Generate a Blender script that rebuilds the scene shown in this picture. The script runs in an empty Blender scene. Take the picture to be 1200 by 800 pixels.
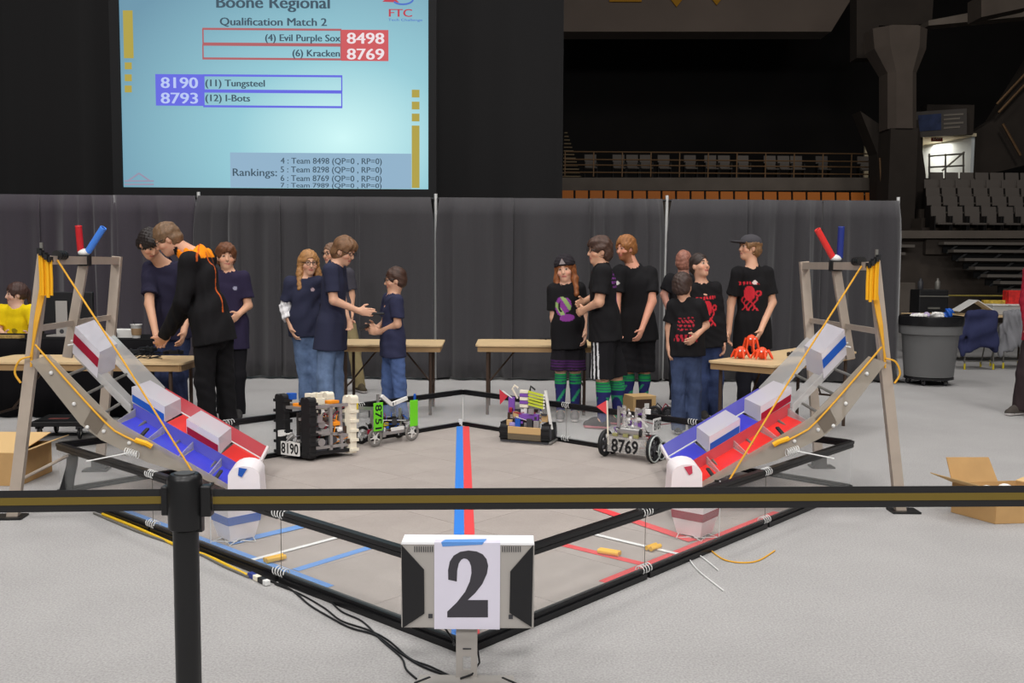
import bpy, bmesh, math, random
import numpy as np
from mathutils import Vector, Matrix
random.seed(7); rng = np.random.default_rng(7)
scene = bpy.context.scene
COL = scene.collection
PI = math.pi
# ------------------------------------------------------------------ camera
FPX, CAMH, PITCH, ROLL = 1127.0, 1.5, 0.0808, 0.0073
cam_data = bpy.data.cameras.new('camera'); cam = bpy.data.objects.new('camera', cam_data); COL.objects.link(cam)
cam_data.sensor_width = 36.0; cam_data.lens = FPX / 1200 * 36.0; cam_data.clip_end = 200; cam_data.clip_start = 0.05
cam.matrix_world = Matrix.Translation((0, 0, CAMH)) @ Matrix.Rotation(PI / 2 - PITCH, 4, 'X') @ Matrix.Rotation(ROLL, 4, 'Z')
scene.camera = cam
# ------------------------------------------------------------------ world, lamps, exposure
world = bpy.data.worlds.new('arena_air'); scene.world = world; world.use_nodes = True
world.node_tree.nodes['Background'].inputs[0].default_value = (0.9, 0.95, 1.0, 1)
world.node_tree.nodes['Background'].inputs[1].default_value = 0.05
scene.view_settings.view_transform = 'Standard'; scene.view_settings.look = 'None'
scene.view_settings.gamma = 1.0; scene.view_settings.use_curve_mapping = False
scene.view_settings.exposure = 0.0
def area(name, loc, size, energy, color=(1, 1, 1), spread=PI, aim=None):
    l = bpy.data.lights.new(name, 'AREA'); l.energy = energy; l.size = size; l.color = color; l.spread = spread
    o = bpy.data.objects.new(name, l); COL.objects.link(o); o.location = loc
    if aim: o.rotation_euler = (Vector(aim) - Vector(loc)).to_track_quat('-Z', 'Y').to_euler()
    return o
# rows of arena lamps hung over the event floor
for lx in (-6.5, 0, 6.5):
    for ly in (-1.0, 5.0, 11.0):
        area('arena_and_fill_lamp', (lx, ly, 11.5), 2.2, 158, (1.0, 0.975, 0.95), math.radians(125), (lx*0.8, ly+0.9, 0))
for lx in (-7.0, 0.0, 7.0):  # added frontal fill row, unseen behind the camera, to brighten faces and drapes
    area('arena_and_fill_lamp', (lx, -8.0, 9.5), 2.2, 300, (1.0, 0.975, 0.95), math.radians(125), (lx * .5, 9.0, 0.8))
# unseen dim fill lamps, added to brighten the far stands
for (hx, hy) in ((4.0, 19.0), (13.0, 17.5)):
    area('stand_fill_lamp', (hx, hy, 13.5), 2.0, 120, (1.0, 0.92, 0.82), math.radians(120), (hx + 3.0, 31.0, 4.5))
# ------------------------------------------------------------------ pixel <-> place
def ray(px, py):
    cr, sr = math.cos(ROLL), math.sin(ROLL); a, b = px - 600, py - 400
    X, Y = a * cr + b * sr, -a * sr + b * cr
    c, s = math.cos(PITCH), math.sin(PITCH); u = -Y / FPX
    return (X / FPX, c + u * s, -s + u * c)
def at(px, py, Y):
    r = ray(px, py); t = Y / r[1]
    return Vector((r[0] * t, Y, CAMH + r[2] * t))
def gnd(px, py, z=0.0):
    r = ray(px, py); t = (z - CAMH) / r[2]
    return Vector((r[0] * t, r[1] * t, z))
# ------------------------------------------------------------------ materials
def lin(c):
    c = c / 255.0
    return c / 12.92 if c <= 0.04045 else ((c + 0.055) / 1.055) ** 2.4
def rgb(c): return (lin(c[0]), lin(c[1]), lin(c[2]))
MATS = {}
def mat(name, color=(128, 128, 128), rough=0.6, metal=0.0, alpha=1.0, var=0.0, vscale=8.0, bump=0.0, bscale=200.0,
        emit=0.0, attr=False, spec=0.4, trans=0.0, sheen=0.0, var2=None):
    if name in MATS: return MATS[name]
    m = bpy.data.materials.new(name); m.use_nodes = True; MATS[name] = m
    nt = m.node_tree; b = nt.nodes['Principled BSDF']
    col = (*rgb(color), 1)
    b.inputs['Base Color'].default_value = col
    b.inputs['Roughness'].default_value = rough; b.inputs['Metallic'].default_value = metal
    b.inputs['Alpha'].default_value = alpha; b.inputs['Specular IOR Level'].default_value = spec
    if trans: b.inputs['Transmission Weight'].default_value = trans
    if sheen: b.inputs['Sheen Weight'].default_value = sheen; b.inputs['Sheen Roughness'].default_value = 0.5
    tc = nt.nodes.new('ShaderNodeTexCoord')
    src = None
    if attr:
        a = nt.nodes.new('ShaderNodeAttribute'); a.attribute_name = 'Col'; src = a.outputs['Color']
    if var:
        n = nt.nodes.new('ShaderNodeTexNoise'); n.inputs['Scale'].default_value = vscale; n.inputs['Detail'].default_value = 5
        nt.links.new(tc.outputs['Object'], n.inputs['Vector'])
        r = nt.nodes.new('ShaderNodeMapRange'); r.inputs['From Min'].default_value = 0.3; r.inputs['From Max'].default_value = 0.7
        r.inputs['To Min'].default_value = 1 - var; r.inputs['To Max'].default_value = 1 + var
        nt.links.new(n.outputs['Fac'], r.inputs['Value'])
        mx = nt.nodes.new('ShaderNodeMix'); mx.data_type = 'RGBA'; mx.blend_type = 'MULTIPLY'; mx.inputs[0].default_value = 1
        if src: nt.links.new(src, mx.inputs[6])
        else: mx.inputs[6].default_value = col
        cmb = nt.nodes.new('ShaderNodeCombineColor')
        for i in range(3): nt.links.new(r.outputs['Result'], cmb.inputs[i])
        nt.links.new(cmb.outputs[0], mx.inputs[7]); src = mx.outputs[2]
    if src: nt.links.new(src, b.inputs['Base Color'])
    if bump:
        n2 = nt.nodes.new('ShaderNodeTexNoise'); n2.inputs['Scale'].default_value = bscale; n2.inputs['Detail'].default_value = 3
        nt.links.new(tc.outputs['Object'], n2.inputs['Vector'])
        bp = nt.nodes.new('ShaderNodeBump'); bp.inputs['Strength'].default_value = bump; bp.inputs['Distance'].default_value = 0.01
        nt.links.new(n2.outputs['Fac'], bp.inputs['Height']); nt.links.new(bp.outputs['Normal'], b.inputs['Normal'])
    if emit:
        b.inputs['Emission Color'].default_value = col; b.inputs['Emission Strength'].default_value = emit
    return m
# ------------------------------------------------------------------ object helpers
def tag(o, label=None, cat=None, group=None, kind=None):
    if label: o['label'] = label
    if cat: o['category'] = cat
    if group: o['group'] = group
    if kind: o['kind'] = kind
    return o
def thing(name, loc, label, cat, group=None):
    o = bpy.data.objects.new(name, None); COL.objects.link(o); o.location = loc; o.empty_display_size = 0.1
    return tag(o, label, cat, group)
def wloc(o):
    v = Vector((0, 0, 0))
    while o is not None: v += o.location; o = o.parent
    return v
def link_mesh(name, me, m, parent=None, label=None):
    o = bpy.data.objects.new(name, me); COL.objects.link(o)
    if m is not None: me.materials.append(m)
    if parent: o.parent = parent
    if label: o['label'] = label
    return o
def copy_tree(o, parent=None):
    c = o.copy(); COL.objects.link(c); c.parent = parent
    for ch in o.children: copy_tree(ch, c)
    return c
class MB:
    """collects solids in world coordinates; build() links them as one mesh object"""
    def __init__(s, xf=None): s.v = []; s.f = []; s.xf = xf; s.smooth = False
    def add(s, vs, fs):
        n = len(s.v); s.v += [Vector(v) for v in vs]; s.f += [tuple(i + n for i in f) for f in fs]; return s
    def box(s, c, sz, rz=0.0, M=None):
        c = Vector(c); h = [x / 2 for x in sz]
        R = M if M is not None else Matrix.Rotation(rz, 3, 'Z')
        vs = [c + R @ Vector((x * h[0], y * h[1], z * h[2])) for z in (-1, 1) for y in (-1, 1) for x in (-1, 1)]
        return s.add(vs, [(0, 2, 3, 1), (4, 5, 7, 6), (0, 1, 5, 4), (2, 6, 7, 3), (0, 4, 6, 2), (1, 3, 7, 5)])
    def bar(s, p0, p1, w, h, up=(0, 0, 1)):
        p0, p1 = Vector(p0), Vector(p1); d = p1 - p0; L = d.length; d.normalize()
        up = Vector(up)
        if abs(d.dot(up)) > 0.98: up = Vector((0, 1, 0))
        sd = d.cross(up).normalized(); u2 = sd.cross(d)
        M = Matrix((sd, d, u2)).transposed()
        return s.box((p0 + p1) / 2, (w, L, h), M=M)
    def tube(s, pts, r, n=8, cap=True, radii=None):
        pts = [Vector(p) for p in pts]; rings = []; prev = None
        for i, p in enumerate(pts):
            d = (pts[min(i + 1, len(pts) - 1)] - pts[max(i - 1, 0)]).normalized()
            if prev is None:
                a = d.cross(Vector((0, 0, 1)))
                if a.length < 0.05: a = d.cross(Vector((0, 1, 0)))
                a.normalize()
            else:
                a = (prev - d * prev.dot(d)).normalized()
            prev = a; b = d.cross(a); rr = radii[i] if radii else r
            rings.append([p + (a * math.cos(2 * PI * k / n) + b * math.sin(2 * PI * k / n)) * rr for k in range(n)])
        vs = [v for R in rings for v in R]; fs = []
        for i in range(len(rings) - 1):
            for k in range(n):
                k2 = (k + 1) % n
                fs.append((i * n + k, (i + 1) * n + k, (i + 1) * n + k2, i * n + k2))
        if cap: fs.append(tuple(range(n))); fs.append(tuple((len(rings) - 1) * n + k for k in reversed(range(n))))
        return s.add(vs, fs)
    def cyl(s, p0, p1, r0, r1=None, n=16): return s.tube([p0, p1], r0, n, True, [r0, r1 if r1 is not None else r0])
    def lathe(s, c, prof, n=24, M=None):
        c = Vector(c); vs = []; fs = []; R = M or Matrix.Identity(3)
        for (r, z) in prof:
            for k in range(n): vs.append(c + R @ Vector((r * math.cos(2 * PI * k / n), r * math.sin(2 * PI * k / n), z)))
        for i in range(len(prof) - 1):
            for k in range(n):
                k2 = (k + 1) % n; fs.append((i * n + k, i * n + k2, (i + 1) * n + k2, (i + 1) * n + k))
        fs.append(tuple(reversed(range(n)))); fs.append(tuple((len(prof) - 1) * n + k for k in range(n)))
        return s.add(vs, fs)
    def ring(s, c, axis, R, r, n=20, m=8):
        axis = Vector(axis).normalized(); a = axis.orthogonal().normalized(); b = axis.cross(a); c = Vector(c); vs = []; fs = []
        for i in range(n):
            t = 2 * PI * i / n; e = a * math.cos(t) + b * math.sin(t)
            for j in range(m):
                u = 2 * PI * j / m; vs.append(c + e * (R + r * math.cos(u)) + axis * (r * math.sin(u)))
        for i in range(n):
            for j in range(m):
                i2, j2 = (i + 1) % n, (j + 1) % m; fs.append((i * m + j, i2 * m + j, i2 * m + j2, i * m + j2))
        return s.add(vs, fs)
    def prism(s, poly, ext):
        """poly: 3D polygon, ext: extrusion vector"""
        poly = [Vector(p) for p in poly]; ext = Vector(ext); n = len(poly)
        vs = poly + [p + ext for p in poly]
        fs = [tuple(reversed(range(n))), tuple(range(n, 2 * n))] + [(i, (i + 1) % n, n + (i + 1) % n, n + i) for i in range(n)]
        return s.add(vs, fs)
    def sphere(s, c, r, n=12, m=8, sc=(1, 1, 1), M=None):
        c = Vector(c); R = M or Matrix.Identity(3); vs = [c + R @ Vector((0, 0, -r * sc[2]))]; fs = []
        for i in range(1, m):
            t = -PI / 2 + PI * i / m
            for k in range(n):
                a = 2 * PI * k / n
                vs.append(c + R @ Vector((r * sc[0] * math.cos(t) * math.cos(a), r * sc[1] * math.cos(t) * math.sin(a), r * sc[2] * math.sin(t))))
        vs.append(c + R @ Vector((0, 0, r * sc[2])))
        for k in range(n): fs.append((0, 1 + (k + 1) % n, 1 + k))
        for i in range(m - 2):
            for k in range(n):
                a, b = 1 + i * n + k, 1 + i * n + (k + 1) % n; fs.append((a, b, b + n, a + n))
        L = len(vs) - 1
        for k in range(n): fs.append((L, L - n + k, L - n + (k + 1) % n))
        return s.add(vs, fs)
    def build(s, name, m, parent=None, label=None, smooth=False, bevel=0.0, origin=None):
        me = bpy.data.meshes.new(name)
        vs = [s.xf(v) for v in s.v] if s.xf else s.v
        off = wloc(parent) if parent else Vector(origin or (0, 0, 0))
        me.from_pydata([tuple(v - off) for v in vs], [], s.f)
        bm = bmesh.new(); bm.from_mesh(me); bmesh.ops.recalc_face_normals(bm, faces=bm.faces)
        if bevel:
            bmesh.ops.bevel(bm, geom=[e for e in bm.edges], offset=bevel, segments=2, affect='EDGES', profile=0.5)
        bm.to_mesh(me); bm.free()
        if smooth:
            me.polygons.foreach_set('use_smooth', [True] * len(me.polygons)); me.set_sharp_from_angle(angle=math.radians(45))
        o = link_mesh(name, me, m, parent, label)
        if not parent and origin: o.location = origin
        return o
def struct(name, mb, m, **k):
    return tag(mb.build(name, m, **k), kind='structure')
# ------------------------------------------------------------------ lettering
_cap = {}
def text_verts(s, bold=0.0):
    cu = bpy.data.curves.new('lettering', 'FONT'); cu.body = s; cu.size = 1; cu.offset = bold; cu.resolution_u = 3
    o = bpy.data.objects.new('lettering', cu); COL.objects.link(o)
    dg = bpy.context.evaluated_depsgraph_get(); me = bpy.data.meshes.new_from_object(o.evaluated_get(dg))
    bpy.data.objects.remove(o); bpy.data.curves.remove(cu)
    vs = [tuple(v.co) for v in me.vertices]; fs = [tuple(p.vertices) for p in me.polygons]; bpy.data.meshes.remove(me)
    return vs, fs
def lettering(s, origin, xd, yd, width, cap, m, parent, name='lettering', bold=0.0, lift=None, fat=0.0):
    if 'H' not in _cap: _cap['H'] = max(v[1] for v in text_verts('H')[0])
    vs, fs = text_verts(s, bold)
    x0 = min(v[0] for v in vs); x1 = max(v[0] for v in vs)
    sx = width / (x1 - x0); sy = cap / _cap['H']
    o = Vector(origin); xd = Vector(xd).normalized(); yd = Vector(yd).normalized(); nn = xd.cross(yd)
    if lift: o = o + nn * lift
    off = wloc(parent)
    me = bpy.data.meshes.new(name)
    V_, F_ = [], []
    for q, dx_ in enumerate((0.0,) if not fat else (-fat, fat, 0.0)):
        F_ += [tuple(i + len(V_) for i in f) for f in fs]
        V_ += [tuple(o + xd * ((v[0] - x0) * sx + dx_ * cap) + yd * (v[1] * sy) + nn * (.0004 * q) - off) for v in vs]
    me.from_pydata(V_, [], F_)
    o_ = link_mesh(name, me, m, parent)
    if len(s) > 1: o_['kind'] = 'stuff'
    return o_
def spline(P, n=6):
    P = [Vector(p) for p in P]; out = []
    for i in range(len(P) - 1):
        p0, p1, p2, p3 = P[max(i - 1, 0)], P[i], P[i + 1], P[min(i + 2, len(P) - 1)]
        for q in range(n):
            s = q / n; out.append(.5 * ((2 * p1) + (p2 - p0) * s + (2 * p0 - 5 * p1 + 4 * p2 - p3) * s * s + (3 * p1 - p0 - 3 * p2 + p3) * s ** 3))
    return out + [P[-1]]
# ------------------------------------------------------------------ smooth solids: signed distance + surface nets
class SDF:
    def __init__(s, lo, hi, cell):
        s.lo = np.array(lo, float); s.cell = cell
        s.n = np.ceil((np.array(hi) - s.lo) / cell).astype(int) + 2
        s.D = np.full(s.n, 0.2, np.float32)
    def block(s, lo, hi, pad):
        a = np.clip(np.floor((np.array(lo) - pad - s.lo) / s.cell).astype(int), 0, s.n - 1)
        b = np.clip(np.ceil((np.array(hi) + pad - s.lo) / s.cell).astype(int) + 1, 1, s.n)
        sl = tuple(slice(a[i], b[i]) for i in range(3))
        ax = [s.lo[i] + s.cell * np.arange(a[i], b[i], dtype=np.float32) for i in range(3)]
        return sl, ax[0][:, None, None], ax[1][None, :, None], ax[2][None, None, :]
    def put(s, sl, d, k):
        e = s.D[sl]; d = d.astype(np.float32)
        if k > 0:
            h = np.maximum(k - np.abs(e - d), 0) / k; s.D[sl] = np.minimum(e, d) - h * h * k * 0.25
        else: s.D[sl] = np.minimum(e, d)
    def cone(s, a, b, ra, rb, k=0.02, flat=None, ratio=1.0):
        """round cone a->b; flat=(axis vector) squashes the section by ratio along that axis"""
        a, b = np.array(a, float), np.array(b, float); R = max(ra, rb)
        sl, X, Y, Z = s.block(np.minimum(a, b) - R, np.maximum(a, b) + R, k + 3 * s.cell)
        ab = b - a; L2 = max((ab ** 2).sum(), 1e-9)
        px, py, pz = X - a[0], Y - a[1], Z - a[2]
        t = np.clip((px * ab[0] + py * ab[1] + pz * ab[2]) / L2, 0, 1)
        qx, qy, qz = px - t * ab[0], py - t * ab[1], pz - t * ab[2]
        q2 = qx * qx + qy * qy + qz * qz
        if flat is not None:
            f = np.array(flat, float); f /= np.linalg.norm(f)
            w = qx * f[0] + qy * f[1] + qz * f[2]
            q2 = q2 + w * w * (1 / ratio ** 2 - 1)
        q = np.sqrt(np.maximum(q2, 0)); r = ra + (rb - ra) * t
        s.put(sl, (q - r) * (1 if flat is None else 0.8), k); return s
    def cut_cone(s, a, b, ra, rb, k=0.0):
        """cone with flat ends"""
        a, b = np.array(a, float), np.array(b, float); R = max(ra, rb)
        sl, X, Y, Z = s.block(np.minimum(a, b) - R, np.maximum(a, b) + R, k + 3 * s.cell)
        ab = b - a; L = math.sqrt((ab ** 2).sum()); ab /= L
        px, py, pz = X - a[0], Y - a[1], Z - a[2]
        t = px * ab[0] + py * ab[1] + pz * ab[2]
        q = np.sqrt(np.maximum(px * px + py * py + pz * pz - t * t, 0)); tt = np.clip(t / L, 0, 1)
        d = np.maximum(q - (ra + (rb - ra) * tt), np.maximum(-t, t - L))
        s.put(sl, d, k); return s
    def ell(s, c, axes, radii, k=0.02, sub=False):
        c = np.array(c, float); R = max(radii)
        sl, X, Y, Z = s.block(c - R, c + R, k + 3 * s.cell)
        q = 0; g = 0
        for A, r in zip(axes, radii):
            A = np.array(A, float); w = (X - c[0]) * A[0] + (Y - c[1]) * A[1] + (Z - c[2]) * A[2]
            q = q + (w / r) ** 2; g = g + (w / (r * r)) ** 2
        k0 = np.sqrt(q); d = k0 * (k0 - 1) / np.sqrt(np.maximum(g, 1e-12))
        d = np.where(k0 < 1e-4, -min(radii), d)
        if sub:
            e = s.D[sl]; s.D[sl] = np.maximum(e, -d)
        else: s.put(sl, d, k)
        return s
    def sub_cone(s, a, b, ra, rb):
        a, b = np.array(a, float), np.array(b, float); R = max(ra, rb)
        sl, X, Y, Z = s.block(np.minimum(a, b) - R, np.maximum(a, b) + R, 3 * s.cell)
        ab = b - a; L2 = (ab ** 2).sum(); px, py, pz = X - a[0], Y - a[1], Z - a[2]
        t = np.clip((px * ab[0] + py * ab[1] + pz * ab[2]) / L2, 0, 1)
        q = np.sqrt((px - t * ab[0]) ** 2 + (py - t * ab[1]) ** 2 + (pz - t * ab[2]) ** 2)
        s.D[sl] = np.maximum(s.D[sl], -(q - (ra + (rb - ra) * t))); return s
    def full(s):
        ax = [s.lo[i] + s.cell * np.arange(s.n[i], dtype=np.float32) for i in range(3)]
        return ax[0][:, None, None], ax[1][None, :, None], ax[2][None, None, :]
    def clip(s, p, nrm):
        """keep the side the normal points away from"""
        X, Y, Z = s.full(); s.D = np.maximum(s.D, ((X - p[0]) * nrm[0] + (Y - p[1]) * nrm[1] + (Z - p[2]) * nrm[2]).astype(np.float32)); return s
    def wrinkle(s, amp, f, seed=0, fz=1.0):
        X, Y, Z = s.full(); r = np.random.default_rng(seed)
        for i in range(3):
            w = r.normal(size=3) * f * (1 + 0.6 * i); w[2] *= fz; ph = r.uniform(0, 6.28)
            s.D = s.D + (amp / (1 + 0.4 * i)) * np.sin(X * w[0] + Y * w[1] + Z * w[2] + ph).astype(np.float32) * (np.abs(s.D) < 0.05)
        return s
    def mesh(s):
        D = s.D; D[0] = D[-1] = 0.2; D[:, 0] = D[:, -1] = 0.2; D[:, :, 0] = D[:, :, -1] = 0.2
        S = D < 0
        n = s.n
        c = np.zeros(n - 1, np.int8)
        for i in (0, 1):
            for j in (0, 1):
                for k in (0, 1): c += S[i:n[0] - 1 + i, j:n[1] - 1 + j, k:n[2] - 1 + k]
        act = (c > 0) & (c < 8); idx = np.argwhere(act); N = len(idx)
        lab = np.full(n - 1, -1, np.int32); lab[act] = np.arange(N)
        P = np.zeros((N, 3)); W = np.zeros(N)
        offs = [(i, j, k) for i in (0, 1) for j in (0, 1) for k in (0, 1)]
        for a in range(8):
            for b in range(a + 1, 8):
                o1, o2 = np.array(offs[a]), np.array(offs[b])
                if abs(o1 - o2).sum() != 1: continue
                i1, i2 = idx + o1, idx + o2
                d1, d2 = D[i1[:, 0], i1[:, 1], i1[:, 2]], D[i2[:, 0], i2[:, 1], i2[:, 2]]
                m = (d1 < 0) != (d2 < 0); t = np.where(m, d1 / np.where(m, d1 - d2, 1), 0)
                P += (m * 1.0)[:, None] * (o1 + t[:, None] * (o2 - o1)); W += m
        V = s.lo + s.cell * (idx + P / W[:, None])
        F = []
        for ax in range(3):
            b_, c_ = (ax + 1) % 3, (ax + 2) % 3
            sl0 = [slice(None)] * 3; sl1 = [slice(None)] * 3; sl0[ax] = slice(0, -1); sl1[ax] = slice(1, None)
            s0, s1 = S[tuple(sl0)], S[tuple(sl1)]
            e = np.argwhere(s0 != s1); f = s0[e[:, 0], e[:, 1], e[:, 2]]
            def L(db, dc):
                q = e.copy(); q[:, b_] += db; q[:, c_] += dc; return lab[q[:, 0], q[:, 1], q[:, 2]]
            Q = np.stack([L(-1, -1), L(0, -1), L(0, 0), L(-1, 0)], 1)
            Q[~f] = Q[~f][:, ::-1]; F.append(Q)
        return V, np.concatenate(F)
def np_mesh(name, V, F, col=None):
    me = bpy.data.meshes.new(name); n, m = len(V), len(F)
    me.vertices.add(n); me.vertices.foreach_set('co', V.astype(np.float32).ravel())
    me.loops.add(m * 4); me.loops.foreach_set('vertex_index', F.astype(np.int32).ravel())
    me.polygons.add(m); me.polygons.foreach_set('loop_start', np.arange(0, m * 4, 4, dtype=np.int32))
    me.polygons.foreach_set('use_smooth', np.ones(m, bool)); me.update(calc_edges=True)
    if col is not None:
        a = me.attributes.new('Col', 'FLOAT_COLOR', 'POINT')
        c = np.ones((n, 4), np.float32); c[:, :3] = col; a.data.foreach_set('color', c.ravel())
    return me
# ------------------------------------------------------------------ floor
def carpet_mat(name, color, v1, v2, s2):
    m = mat(name, color, 0.95, var=v1, vscale=110, bump=0.35, bscale=420, spec=0.15)
    nt = m.node_tree; mx0 = [n for n in nt.nodes if n.type == 'MIX'][0]; b = nt.nodes['Principled BSDF']
    tc = [n for n in nt.nodes if n.type == 'TEX_COORD'][0]
    n = nt.nodes.new('ShaderNodeTexNoise'); n.inputs['Scale'].default_value = s2; n.inputs['Detail'].default_value = 6; n.inputs['Roughness'].default_value = 0.65
    nt.links.new(tc.outputs['Object'], n.inputs['Vector'])
    r = nt.nodes.new('ShaderNodeMapRange'); r.inputs['From Min'].default_value = 0.3; r.inputs['From Max'].default_value = 0.7
    r.inputs['To Min'].default_value = 1 - v2; r.inputs['To Max'].default_value = 1 + v2
    nt.links.new(n.outputs['Fac'], r.inputs['Value'])
    cmb = nt.nodes.new('ShaderNodeCombineColor')
    for i in range(3): nt.links.new(r.outputs['Result'], cmb.inputs[i])
    mx = nt.nodes.new('ShaderNodeMix'); mx.data_type = 'RGBA'; mx.blend_type = 'MULTIPLY'; mx.inputs[0].default_value = 1
    nt.links.new(mx0.outputs[2], mx.inputs[6]); nt.links.new(cmb.outputs[0], mx.inputs[7]); nt.links.new(mx.outputs[2], b.inputs['Base Color'])
    return m
M_CARPET = carpet_mat('grey_carpet', (164, 162, 161), 0.2, 0.06, 1.3)
struct('floor', MB().box((0, 14, -0.05), (60, 44, 0.1)), M_CARPET)
# ------------------------------------------------------------------ arena shell beyond the drapes
M_DARKWALL = mat('dark_painted_wall', (34, 32, 32), 0.95, var=0.1, vscale=0.8)
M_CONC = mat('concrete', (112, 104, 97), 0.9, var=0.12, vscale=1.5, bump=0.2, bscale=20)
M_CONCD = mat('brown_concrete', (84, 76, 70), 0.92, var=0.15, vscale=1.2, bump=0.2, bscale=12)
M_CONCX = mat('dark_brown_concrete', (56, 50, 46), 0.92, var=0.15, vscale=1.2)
M_RAIL = mat('bronze_rail', (126, 98, 70), 0.5, 0.3)
struct('wall_back', MB().box((0, 44, 8), (70, 0.4, 16.2)), M_DARKWALL)
struct('wall_left', MB().box((-24, 30, 8), (.4, 32, 16.2)), M_DARKWALL)
struct('wall_far_right', MB().box((29, 30, 8), (.4, 32, 16.2)), M_DARKWALL)
struct('ceiling', MB().box((0, 25, 16.2), (70, 40, 0.3)), M_DARKWALL)
def wl(px, py, Y): return at(px, py, Y)
# soffit of the upper level
struct('soffit_slab', MB().prism([wl(640, 37, 36), wl(974, 37, 36), wl(1003, -10, 36), wl(1003, -80, 36), wl(640, -80, 36)], (0, 1.2, 0)),
       mat('soffit_paint', (128, 116, 108), 0.9, var=0.08, vscale=0.5))
M_GOLD = mat('gold_banner_paint', (196, 142, 26), 0.7)
for (x, w_, y0) in ((793, 9, 8), (840, 9, 6)):
    o = MB().prism([wl(x - w_ * 1.6, y0 - 18, 35.9), wl(x, y0, 35.9), wl(x + w_ * 1.6, y0 - 18, 35.9), wl(x, y0 - 36, 35.9)], (0, 0.06, 0)).build('diamond_banner', M_GOLD)
    tag(o, 'gold diamond emblem fixed on the upper soffit', 'emblem', 'gold emblems on the soffit')
o = MB().prism([wl(714, 2, 35.9), wl(752, 2, 35.9), wl(752, -14, 35.9), wl(714, -14, 35.9)], (0, 0.06, 0)).build('wall_sign', M_GOLD)
tag(o, 'long gold strip sign on the upper soffit', 'sign')
# lower bowl straight ahead: orange seats, fascia, rail, seats behind the rail
YB = 30.0
struct('bowl_deck', MB().prism([wl(640, 208, YB + .6), wl(1032, 208, YB + .6), wl(1032, 223, YB + .6), wl(640, 223, YB + .6)], (0, 9, 0)), M_CONC)
struct('trim_1', MB().prism([wl(640, 236, YB - 1.2), wl(1040, 236, YB - 1.2), wl(1040, 262, YB - 1.2), wl(640, 262, YB - 1.2)], (0, 1.6, 0)), M_CONCD)
M_ORANGE = mat('orange_seat_plastic', (206, 118, 38), 0.6)
M_SEAT = mat('grey_seat_plastic', (104, 98, 94), 0.65)
M_SEATD = mat('dark_seat_frame', (30, 28, 28), 0.6)
def seat_proto(name, m, w, label, cat, group):
    t = thing(name, (0, 0, 0), label, cat, group)
    MB().box((0, .16, .66), (w * .92, .05, .46), M=Matrix.Rotation(math.radians(-10), 3, 'X')).build('backrest', m, t, bevel=.012)
    MB().box((0, -.08, .42), (w * .9, .42, .05), M=Matrix.Rotation(math.radians(4), 3, 'X')).build('seat', m, t, bevel=.012)
    for sx in (-1, 1): MB().box((sx * w * .47, .02, .31), (.03, .3, .62)).build('side_frame', M_SEATD, t)
    return t
s0 = seat_proto('arena_seat', M_ORANGE, .42, 'orange plastic arena seat in the row below the railing', 'seat', 'orange seats below the railing')
zz = wl(700, 221.5, YB - .4).z - .92
x0 = wl(648, 220, YB - .4).x; i = 0
while x0 + i * .445 < wl(1034, 220, YB - .4).x:
    o = s0 if i == 0 else copy_tree(s0); o.location = (x0 + i * .445, YB - .4, zz); i += 1
s1 = seat_proto('arena_seat', M_SEAT, .43, 'grey folding seat behind the bronze railing', 'seat', 'grey seats behind the railing')
first = True
for px in (692, 725, 741, 757, 778, 809, 833, 849, 871, 903, 919, 934, 964, 1013):
    o = s1 if first else copy_tree(s1); first = False
    p = wl(px, 209, YB + 2.2); o.location = (p.x, p.y, wl(850, 208, YB + .6).z + .001)
rl = thing('guard_rail', wl(850, 208, YB + .7), 'bronze tube guard rail along the front of the upper seating deck', 'railing')
zr = [wl(850, y, YB + .7).z for y in (179, 188, 194.5, 203)]
xa, xb = wl(662, 200, YB + .7).x, wl(1031, 200, YB + .7).x
for z in zr: MB().tube([(xa, YB + .7, z), (xb, YB + .7, z)], .022, 6).build('rail_tube', M_RAIL, rl)
for i in range(12):
    x = xa + (xb - xa) * i / 11; MB().tube([(x, YB + .7, wl(850, 208, YB + .7).z), (x, YB + .7, zr[0])], .022, 6).build('rail_post', M_RAIL, rl)
# aisle steps at the drape's edge
st = thing('aisle_stair', wl(664, 208, YB + 3), 'narrow aisle stair with pale nosings climbing into the dark stand', 'stair')
M_NOSE = mat('pale_step_nosing', (150, 132, 104), 0.7)
for i in range(13):
    w_ = 22 - i * 1.35; y = 207 - i * 4.25
    a, b = wl(659 + i * .2, y, YB + 3 + i * .45), wl(659 + w_, y, YB + 3 + i * .45)
    MB().box(((a.x + b.x) / 2, a.y, a.z), (b.x - a.x, .3, .035)).build('step_nosing', M_NOSE, st)
a_, b_ = wl(659, 208, YB + 2.85), wl(681, 208, YB + 2.85); e_ = wl(662, 156, YB + 3.2 + 12 * .45)
MB().prism([(a_.x, YB + 2.86, a_.z - .3), (b_.x, YB + 2.86, a_.z - .3), (b_.x, YB + 2.86, a_.z - .03), (a_.x, YB + 2.86, a_.z - .03)], (0, .3, 0)).build('bottom_step', M_CONCD, st)
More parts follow.
